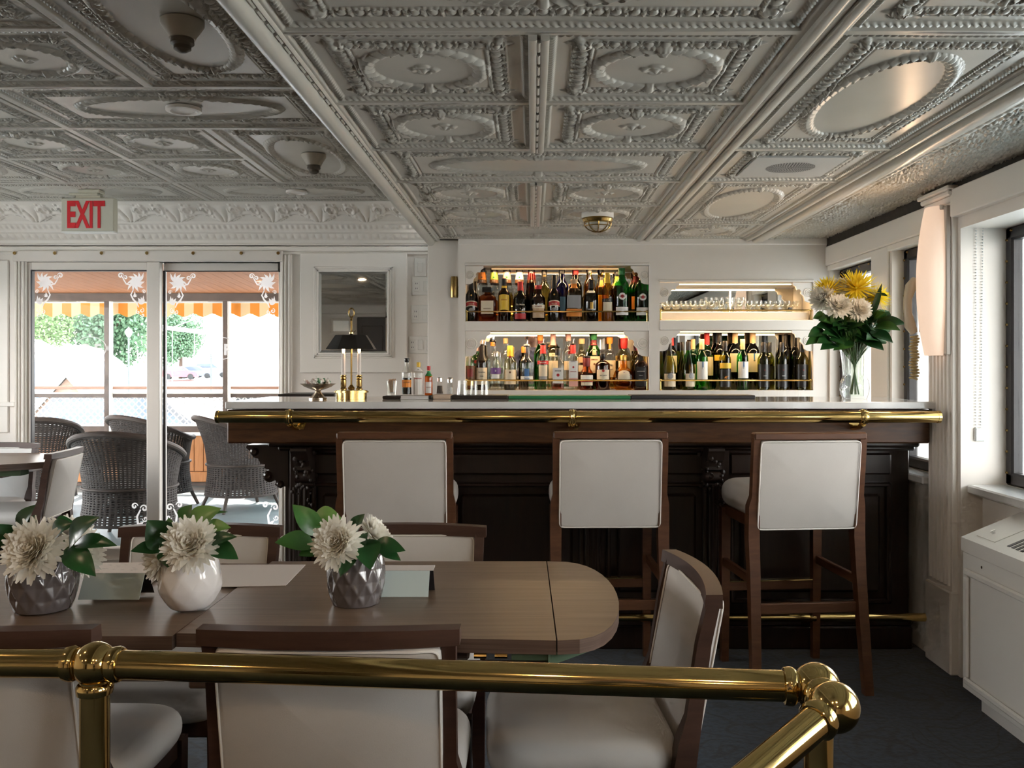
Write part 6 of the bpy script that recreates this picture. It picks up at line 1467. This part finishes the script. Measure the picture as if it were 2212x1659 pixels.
def vase_grey(lb, px, Y, R, H):
    t = thing('flower_vase', lb, 'vase', (PX(px,Y), Y, ZTT)); n = 144; m = 72; vs = []; fs = []
    def rad(u): return R*(.70+.30*math.sin(PI*min(1,(u+.16)/1.08)**.95)) if u > .0 else R*.70
    for j in range(m+1):
        u = j/m; r0 = R*(.62+.38*math.sin(PI*(.12+.70*u))**.8)
        for i in range(n):
            a = 2*PI*i/n; q1 = (a*12/(2*PI)+u*2.2) % 1; q2 = (a*12/(2*PI)-u*2.2) % 1; rg = max(abs(q1-.5), abs(q2-.5))*2
            r = r0*(1-.075*(1-rg**1.4)*min(1, 5*u, 6*(1.02-u)))
            vs.append((r*math.cos(a), r*math.sin(a), H*u))
    for j in range(m):
        for i in range(n): fs.append((j*n+i, j*n+(i+1)%n, (j+1)*n+(i+1)%n, (j+1)*n+i))
    fs.append(tuple(range(n))[::-1])
    o = MB().add(vs, fs).build('body', GV, t, sharp=2); sm = o.modifiers.new('wall','SOLIDIFY'); sm.thickness = .004; sm.offset = -1
    MB().lathe([(.0001,H*.80),(R*.66,H*.80)], 24).build('water', mat('vase_water', (.05,.07,.05), .1), t, recalc=False)
    return t
def vase_white(lb, px, Y, R, H):
    t = thing('flower_vase', lb, 'vase', (PX(px,Y), Y, ZTT)); rnd = random.Random(4); vs = []; fs = []; n = 9
    lev = [(0,.58),(.10,.78),(.34,1.0),(.62,.99),(.86,.86),(1.0,.74)]
    for j, (u, r) in enumerate(lev):
        for i in range(n): a = 2*PI*(i+.5*(j % 2))/n+.25; q = r*R*rnd.uniform(.985,1.015); vs.append((q*math.cos(a), q*math.sin(a), H*u))
    for j in range(len(lev)-1):
        for i in range(n):
            a, b, c, d = j*n+i, j*n+(i+1)%n, (j+1)*n+(i+1)%n, (j+1)*n+i
            fs += [(a,b,d),(b,c,d)] if j % 2 == 0 else [(a,b,c),(a,c,d)]
    fs.append(tuple(range(n))[::-1])
    o = MB().add(vs, fs).build('body', WV, t, smooth=True, sharp=.22); bv = o.modifiers.new('soft','BEVEL'); bv.width = .005; bv.segments = 3; bv.limit_method = 'NONE'; sm = o.modifiers.new('wall','SOLIDIFY'); sm.thickness = .004; sm.offset = -1
    MB().lathe([(.0001,H*.80),(R*.70,H*.80)], 24).build('water', mat('vase_water', (.05,.07,.05), .1), t, recalc=False)
    return t
vase_grey('dark grey glazed vase with diamond facets at the left end of the table', 93, 1.985, .0715, .122)
vase_white('white faceted vase where the two tables meet', 411, 1.99, .0665, .122)
vase_grey('grey glazed vase with diamond facets beside the right place card', 769, 2.03, .0640, .118)
g = 'white chrysanthemums on the dining table'
r1 = (PX(93,1.985), 1.985, ZT+.100)
mum('large white chrysanthemum facing the camera in the left grey vase', MUMA, P3(76,1190,1.905), (-.10,-.90,.40), r1, group=g, scale=.90)
mum('white chrysanthemum turned right behind the leaves of the left grey vase', MUMB, P3(170,1190,2.02), (.85,-.2,.25), r1, group=g, scale=.95)
mum('white chrysanthemum seen from behind in the left grey vase', MUMB, P3(140,1160,2.07), (-.1,.6,.7), r1, group=g, scale=.9)
sprig('dark green leaf sprig in the left grey vase', r1, [(44,1156,78,1090,1.95,1.93,.030,0),(74,1152,80,1112,1.94,1.92,.028,0),(30,1174,-8,1132,1.94,1.90,.036,0),(112,1164,156,1130,1.94,1.92,.034,0),(150,1180,215,1117,1.93,1.90,.040,0),(160,1177,253,1179,1.93,1.89,.026,0),(144,1187,207,1245,1.92,1.87,.036,0),(118,1142,160,1128,2.02,2.04,.030,0)], group='leaf sprigs on the dining table')
r2 = (PX(411,1.99), 1.99, ZT+.100)
mum('white chrysanthemum facing the camera in the white vase', MUMB, P3(412,1178,1.925), (.08,-.88,.48), r2, group=g, scale=.98)
mum('drooping white chrysanthemum at the left of the white vase', MUMB, P3(352,1206,1.985), (-.95,-.1,-.12), r2, group=g, scale=.85)
mum('white chrysanthemum behind the main bloom of the white vase', MUMB, P3(450,1152,2.03), (.5,.2,.8), r2, group=g, scale=.75)
sprig('mixed green leaf sprig in the white vase', r2, [(352,1188,282,1191,1.96,1.92,.024,0),(362,1180,318,1124,1.97,1.94,.048,0),(372,1165,365,1118,1.98,1.98,.022,1),(395,1130,415,1090,2.0,2.0,.026,1),(405,1152,478,1098,1.99,1.98,.042,2),(435,1148,499,1140,1.98,1.95,.026,2),(442,1180,512,1160,1.95,1.92,.024,0),(455,1182,515,1208,1.94,1.91,.030,0),(372,1190,362,1226,1.93,1.91,.034,0),(408,1126,492,1106,2.02,1.99,.012,1)], group='leaf sprigs on the dining table')
r3 = (PX(769,2.03), 2.03, ZT+.098)
mum('large white chrysanthemum facing the camera in the right grey vase', MUMA, P3(730,1174,1.955), (-.18,-.88,.42), r3, group=g, scale=.78)
mum('white chrysanthemum turned right in the right grey vase', MUMB, P3(806,1160,2.05), (.72,.1,.6), r3, group=g, scale=.85)
sprig('green leaf sprig in the right grey vase', r3, [(690,1158,632,1090,2.01,2.0,.034,1),(674,1122,738,1120,2.03,2.02,.034,2),(682,1178,594,1172,1.99,1.96,.034,1),(690,1190,645,1200,1.99,1.97,.022,1),(762,1150,788,1110,2.03,2.02,.022,0),(800,1182,876,1190,2.0,1.97,.030,0),(822,1190,866,1211,2.0,1.98,.018,0),(766,1192,735,1246,1.97,1.92,.026,0),(792,1165,800,1231,1.98,1.92,.040,0),(770,1200,795,1150,1.98,1.97,.024,0)], group='leaf sprigs on the dining table')
# tent cards and menus
CARD = mat('aqua_card', (.52,.60,.58), .55); DARKC = mat('card_black', (.010,.010,.012), .5)
def tent(lb, px0, px1, py0, py1):
    Y = 2*FPX*.5*(EYE-ZT)/(py1-790.0); x0, x1 = PX(px0,Y), PX(px1,Y); h = .052; d = .032
    t = thing('tent_card', lb, 'place card', ((x0+x1)/2, Y, ZTT)); w_ = (x1-x0)/2
    mb = MB(); mb.prism([(0,.0),(.0016,.0),(d+.0016,h),(d,h)], 'yz', -w_, w_); mb.build('front_flap', CARD, t, smooth=False)
    mb = MB(); mb.prism([(2*d,.0),(2*d+.0016,.0),(d+.0016,h),(d,h)], 'yz', -w_, w_+.008); mb.build('back_flap', DARKC, t, smooth=False)
tent('pale blue-grey tent card beside the left grey vase', 168, 300, 1240, 1296); tent('pale blue-grey tent card right of the right grey vase', 812, 925, 1225, 1290)
def printed():
    m = bpy.data.materials.new('printed_menu'); m.use_nodes = True; nt = m.node_tree; b = nt.nodes['Principled BSDF']; tc = nt.nodes.new('ShaderNodeTexCoord'); mp = nt.nodes.new('ShaderNodeMapping'); mp.inputs['Scale'].default_value = (40,160,1)
    n = nt.nodes.new('ShaderNodeTexNoise'); n.inputs['Scale'].default_value = 1.0; n.inputs['Detail'].default_value = 2; r = nt.nodes.new('ShaderNodeValToRGB')
    r.color_ramp.elements[0].position = .30; r.color_ramp.elements[0].color = (.22,.19,.17,1); r.color_ramp.elements[1].position = .38; r.color_ramp.elements[1].color = (.66,.58,.52,1)
    nt.links.new(tc.outputs['Object'], mp.inputs[0]); nt.links.new(mp.outputs[0], n.inputs['Vector']); nt.links.new(n.outputs['Fac'], r.inputs[0]); nt.links.new(r.outputs[0], b.inputs['Base Color']); b.inputs['Roughness'].default_value = .6; return m
PRM = printed(); PLAINP = mat('paper_menu', (.60,.54,.50), .6)
def sheet(lb, pts, m, z=ZTT, nm='menu_sheet'):
    P = [P3(px,py,FPX*(EYE-ZT)/(py-790.0)) for px, py in pts]; c = sum(P, Vector())/len(P)
    o = MB().prism([(p.x-c.x,p.y-c.y) for p in P], 'xy', 0, .0012).build(nm, m, None, (c.x,c.y,z), smooth=False); tag(o, lb, 'menu', 'menus on the tables')
sheet('printed paper menu lying behind the left tent card', [(205,1217),(344,1216),(352,1240),(308,1275),(180,1262)], PRM)
sheet('plain cream menu sheet between white and right grey vase', [(470,1221),(660,1221),(617,1266),(478,1269)], PLAINP)
sheet('cream menu sheet corner behind the right tent card', [(800,1222),(940,1222),(930,1252),(800,1254)], PLAINP)
# ------------------------------------------------------------------ big bouquet on the bar
Yv = 4.24; vx = PX(1846,Yv); zv = ZB
VG = glass('vase_crystal', (.93,.94,.93), .10, .03)
t = thing('crystal_vase', 'tall fluted crystal vase with a bouquet at the right end of the bar', 'vase', (vx, Yv, zv))
def fl(u): return .050+.006*math.cos(u*7) if u < .35 else .046+.012*((u-.35)/.65)**2.2
vs = []; fs = []; n = 64; m = 40; Hh = .248
for j in range(m+1):
    u = j/m; r0 = (.052+.012*math.sin(PI*min(1,u/.42))) if u < .42 else (.052+.018*((u-.42)/.58)**1.8)
    for i in range(n):
        a = 2*PI*i/n; r = r0*(1+.035*math.cos(12*a)*(1 if u > .40 else 0)+(.045*abs(math.sin(8*a+u*38))*abs(math.sin(8*a-u*38)) if u < .40 else 0)); vs.append((r*math.cos(a), r*math.sin(a), Hh*u))
for j in range(m):
    for i in range(n): fs.append((j*n+i, j*n+(i+1)%n, (j+1)*n+(i+1)%n, (j+1)*n+i))
fs.append(tuple(range(n)))
MB().add(vs, fs).build('body', VG, t, sharp=2)
MB().lathe([(.0001,.012),(.040,.012),(.040,.20),(.0001,.20)], 20).build('water', glass('vase_water_clear', (.86,.90,.86), .03), t)
rb_ = Vector((vx, Yv, zv+.19)); kb_ = Yv/FPX
YM1 = mum_mesh(.075, [(26,-.55,1.0,-.35),(24,-.1,1.0,.1),(24,.25,.95,.2),(22,.55,.88,.2),(20,.9,.75,.1),(14,1.2,.6,0)], 8, .42, False)
WM1 = mum_mesh(.058, rows, 9)
gy = 'yellow spider mums on the bar'; gw = 'white mums on the bar'
mum('large yellow spider mum at the top of the bar bouquet', YM1, P3(1851,622,Yv-.03), (.05,-.55,.85), rb_, YMUM, gy, scale=1.25, nm='spider_mum')
mum('yellow spider mum at the upper left of the bar bouquet', YM1, P3(1788,628,Yv), (-.45,-.35,.8), rb_, YMUM, gy, scale=1.0, nm='spider_mum')
mum('yellow spider mum at the right of the bar bouquet', YM1, P3(1897,642,Yv), (.75,-.45,.35), rb_, YMUM, gy, scale=.9, nm='spider_mum')
for px, py, dy, ax, sc, lb in ((1812,664,-.09,(-.1,-.75,.6),.95,'white mum at the lower left front of the bar bouquet'),(1856,670,-.09,(.1,-.9,.35),.85,'white mum at the front centre of the bar bouquet'),(1778,646,-.03,(-.7,-.55,.4),.95,'white mum at the far left of the bar bouquet'),(1818,626,.02,(-.2,-.5,.8),.95,'white mum behind the top left yellow bloom'),(1868,640,.03,(.2,-.6,.6),.8,'white mum under the large yellow bloom')):
    mum(lb, WM1, P3(px,py,Yv+dy), ax, rb_, WMUM, gw, scale=sc*1.15)
rnd = random.Random(21); lv = []
fixed = [(1790,690,1756,688),(1785,718,1745,728),(1790,728,1740,745),(1800,738,1764,742),(1810,742,1772,756),(1840,735,1815,748),(1868,740,1909,757),(1880,720,1929,741),(1895,702,1957,700),(1888,708,1945,714),(1880,700,1912,675),(1880,690,1905,612),(1892,640,1918,640),(1862,738,1880,748),(1845,740,1800,757),(1895,690,1900,668)]
for bx,by,tx,ty in fixed: lv.append((bx,by,tx,ty,Yv-.02,Yv-.05-rnd.random()*.05,.046 if ty > 650 else .02,0 if rnd.random() < .6 else 1))
for i in range(120):
    a = rnd.uniform(0,2*PI); bx, by = 1845+rnd.uniform(-48,48), 718+rnd.uniform(-24,22); tx, ty = bx+math.cos(a)*rnd.uniform(18,40), by-8+math.sin(a)*rnd.uniform(10,26); lv.append((bx,by,tx,ty,Yv+rnd.uniform(-.05,.05),Yv+rnd.uniform(-.12,.10),rnd.uniform(.034,.054),0 if rnd.random() < .8 else 1))
sprig('dense dark green foliage of the bar bouquet', rb_, lv, 'foliage', None, 'bouquet_foliage')
for k in range(7): a = k*.9; MB().tube([(.020*math.cos(a),.020*math.sin(a),.02),(-.02*math.cos(a),-.02*math.sin(a),.235)], .003, 6).build('submerged_stem', STEM, t)
# ================================================================== photographer behind the camera (seen in the niche mirror)
def person(name, label, loc, rz, h, cloth, legs, joints, skinm, hair):
    """joints: dict name->(x,y,z,r,parent) for a 1.75 m figure"""
    t = thing(name, label, 'person', loc, rz); s = h/1.75
    names = list(joints); idx = {k:i for i,k in enumerate(names)}
    me = bpy.data.meshes.new('body'); me.from_pydata([tuple(c*s for c in joints[k][:3]) for k in names], [(idx[k], idx[joints[k][4]]) for k in names if joints[k][4]], [])
    o = link('body', me, None, t); sk = o.modifiers.new('skin','SKIN'); sv = me.skin_vertices[0].data
    for k in names: sv[idx[k]].radius = (joints[k][3]*s,)*2; sv[idx[k]].use_root = (k == names[0])
    sub = o.modifiers.new('sub','SUBSURF'); sub.levels = sub.render_levels = 2
    dg = bpy.context.evaluated_depsgraph_get(); m2 = bpy.data.meshes.new_from_object(o.evaluated_get(dg)); bpy.data.objects.remove(o)
    for mm in (cloth, legs, skinm): m2.materials.append(mm)
    hz, nz = joints['pelvis'][2]*s, joints['neck'][2]*s; hands = [Vector(joints[k][:3])*s for k in joints if 'hand' in k or 'finger' in k]
    for p in m2.polygons:
        c = p.center; p.material_index = 1 if c.z < hz else (2 if c.z > nz-.01*s or any((c-q).length < .09*s for q in hands) else 0)
        p.use_smooth = True
    link('body', m2, None, t); return t, s
J = dict(pelvis=(0,0,.95,.13,None), belly=(0,.0,1.10,.135,'pelvis'), chest=(0,-.01,1.30,.15,'belly'), top=(0,.0,1.42,.11,'chest'), neck=(0,.02,1.50,.052,'top'), jaw=(0,.055,1.565,.062,'neck'), head=(0,.045,1.64,.082,'jaw'), crown=(0,.03,1.70,.062,'head'), nose=(0,.142,1.605,.014,'head'),
  shl=(-.18,0,1.40,.065,'top'), ell=(-.25,.06,1.16,.048,'shl'), wrl=(-.10,.20,1.17,.032,'ell'), handl=(-.07,.25,1.19,.032,'wrl'), shr=(.18,0,1.40,.065,'top'), elr=(.25,.06,1.16,.048,'shr'), wrr=(.10,.20,1.17,.032,'elr'), handr=(.07,.25,1.19,.032,'wrr'),
  hipl=(-.10,0,.88,.095,'pelvis'), knl=(-.11,.02,.50,.065,'hipl'), anl=(-.11,-.02,.09,.042,'knl'), tol=(-.12,.13,.035,.035,'anl'), hipr=(.10,0,.88,.095,'pelvis'), knr=(.11,.02,.50,.065,'hipr'), anr=(.11,-.02,.09,.042,'knr'), tor=(.12,.13,.035,.035,'anr'))
for sd, sg in (('l',-1),('r',1)):
    for q, (dx, dy, dz, L) in enumerate(((.030,.035,.020,1),(.034,.040,.004,1),(.032,.038,-.012,1),(.026,.030,-.026,1))): J['finger%s%d' % (sd,q)] = (sg*.07-sg*dx*.9, .25+dy, 1.19+dz, .0085, 'hand'+sd)
    J['thumb_finger'+sd] = (sg*.045, .245, 1.225, .010, 'hand'+sd)
SKIN = mat('skin', (.50,.26,.17), .5); HAIR = mat('hair_dark', (.05,.035,.03), .7)
pp, s = person('person', 'person in a grey-purple shirt holding a camera, reflected in the niche mirror', (0,-.36,0), 0, 1.75, mat('shirt_grey_purple', (.12,.11,.15), .8), mat('dark_trousers', (.03,.03,.035), .8), J, SKIN, HAIR)
mb = MB(); mb.lathe([(.0001,.105),(.05,.095),(.084,.06),(.094,.02),(.092,-.02),(.086,-.05)], 20, (0,.022,1.645)); mb.xf(Matrix.Identity(4)); mb.build('hair', HAIR, pp)
mb = MB()
for sg in (-1,1): mb.tube([(sg*.034+.026*math.cos(a), .132, 1.628+.019*math.sin(a)) for a in [2*PI*k/16 for k in range(16)]], .0035, 6, closed=True); mb.tube([(sg*.06,.13,1.632),(sg*.086,.05,1.635)], .003, 6)
mb.tube([(-.009,.134,1.632),(.009,.134,1.632)], .003, 6); mb.build('glasses', BLACK, pp)
for sg in (-1,1):
    MB().sphere((sg*.033,.116,1.628), .011, 10, 8).build('eye', mat('eye_dark', (.03,.02,.02), .2), pp); MB().lathe([(.0001,-.006),(.016,-.004),(.02,.004),(.0001,.008)], 10, (sg*.088,.03,1.60), 'x').build('ear', SKIN, pp)
MB().box(-.024,.024,.118,.124,1.556,1.563,.002).build('mouth', mat('lips', (.32,.12,.10), .5), pp)
MB().tube([(-.06,.03,1.47),(0,.10,1.44),(.06,.03,1.47)], .014, 8).build('collar', mat('shirt_collar', (.16,.15,.20), .8), pp)
t = thing('photo_camera', 'black camera held by the person reflected in the mirror', 'camera', (0,-.115,1.205)); MB().box(-.062,.062,-.02,.02,-.04,.035,.008).build('body', BLACK, t); MB().box(-.02,.02,-.02,.02,.035,.052,.006).build('viewfinder', BLACK, t)
MB().lathe([(.0001,.02),(.028,.02),(.028,.06),(.022,.062),(.0001,.058)], 20, (0,0,0), 'y').build('lens', BLACK, t)
# small figure on the quay
J2 = {k: v for k, v in J.items() if 'finger' not in k}
for sd, sg in (('l',-1),('r',1)):
    J2['el'+sd] = (sg*.24,.0,1.14,.045,'sh'+sd); J2['wr'+sd] = (sg*.25,.05,.90,.030,'el'+sd); J2['hand'+sd] = (sg*.25,.07,.82,.035,'wr'+sd)
person('person', 'small person in white top walking on the quay beside the lamp post', (PX(464,98), 98, PZ(832,98)), 2.6, 1.05, mat('white_top', (.75,.74,.72), .8), mat('peach_shorts', (.60,.38,.28), .8), J2, SKIN, HAIR)
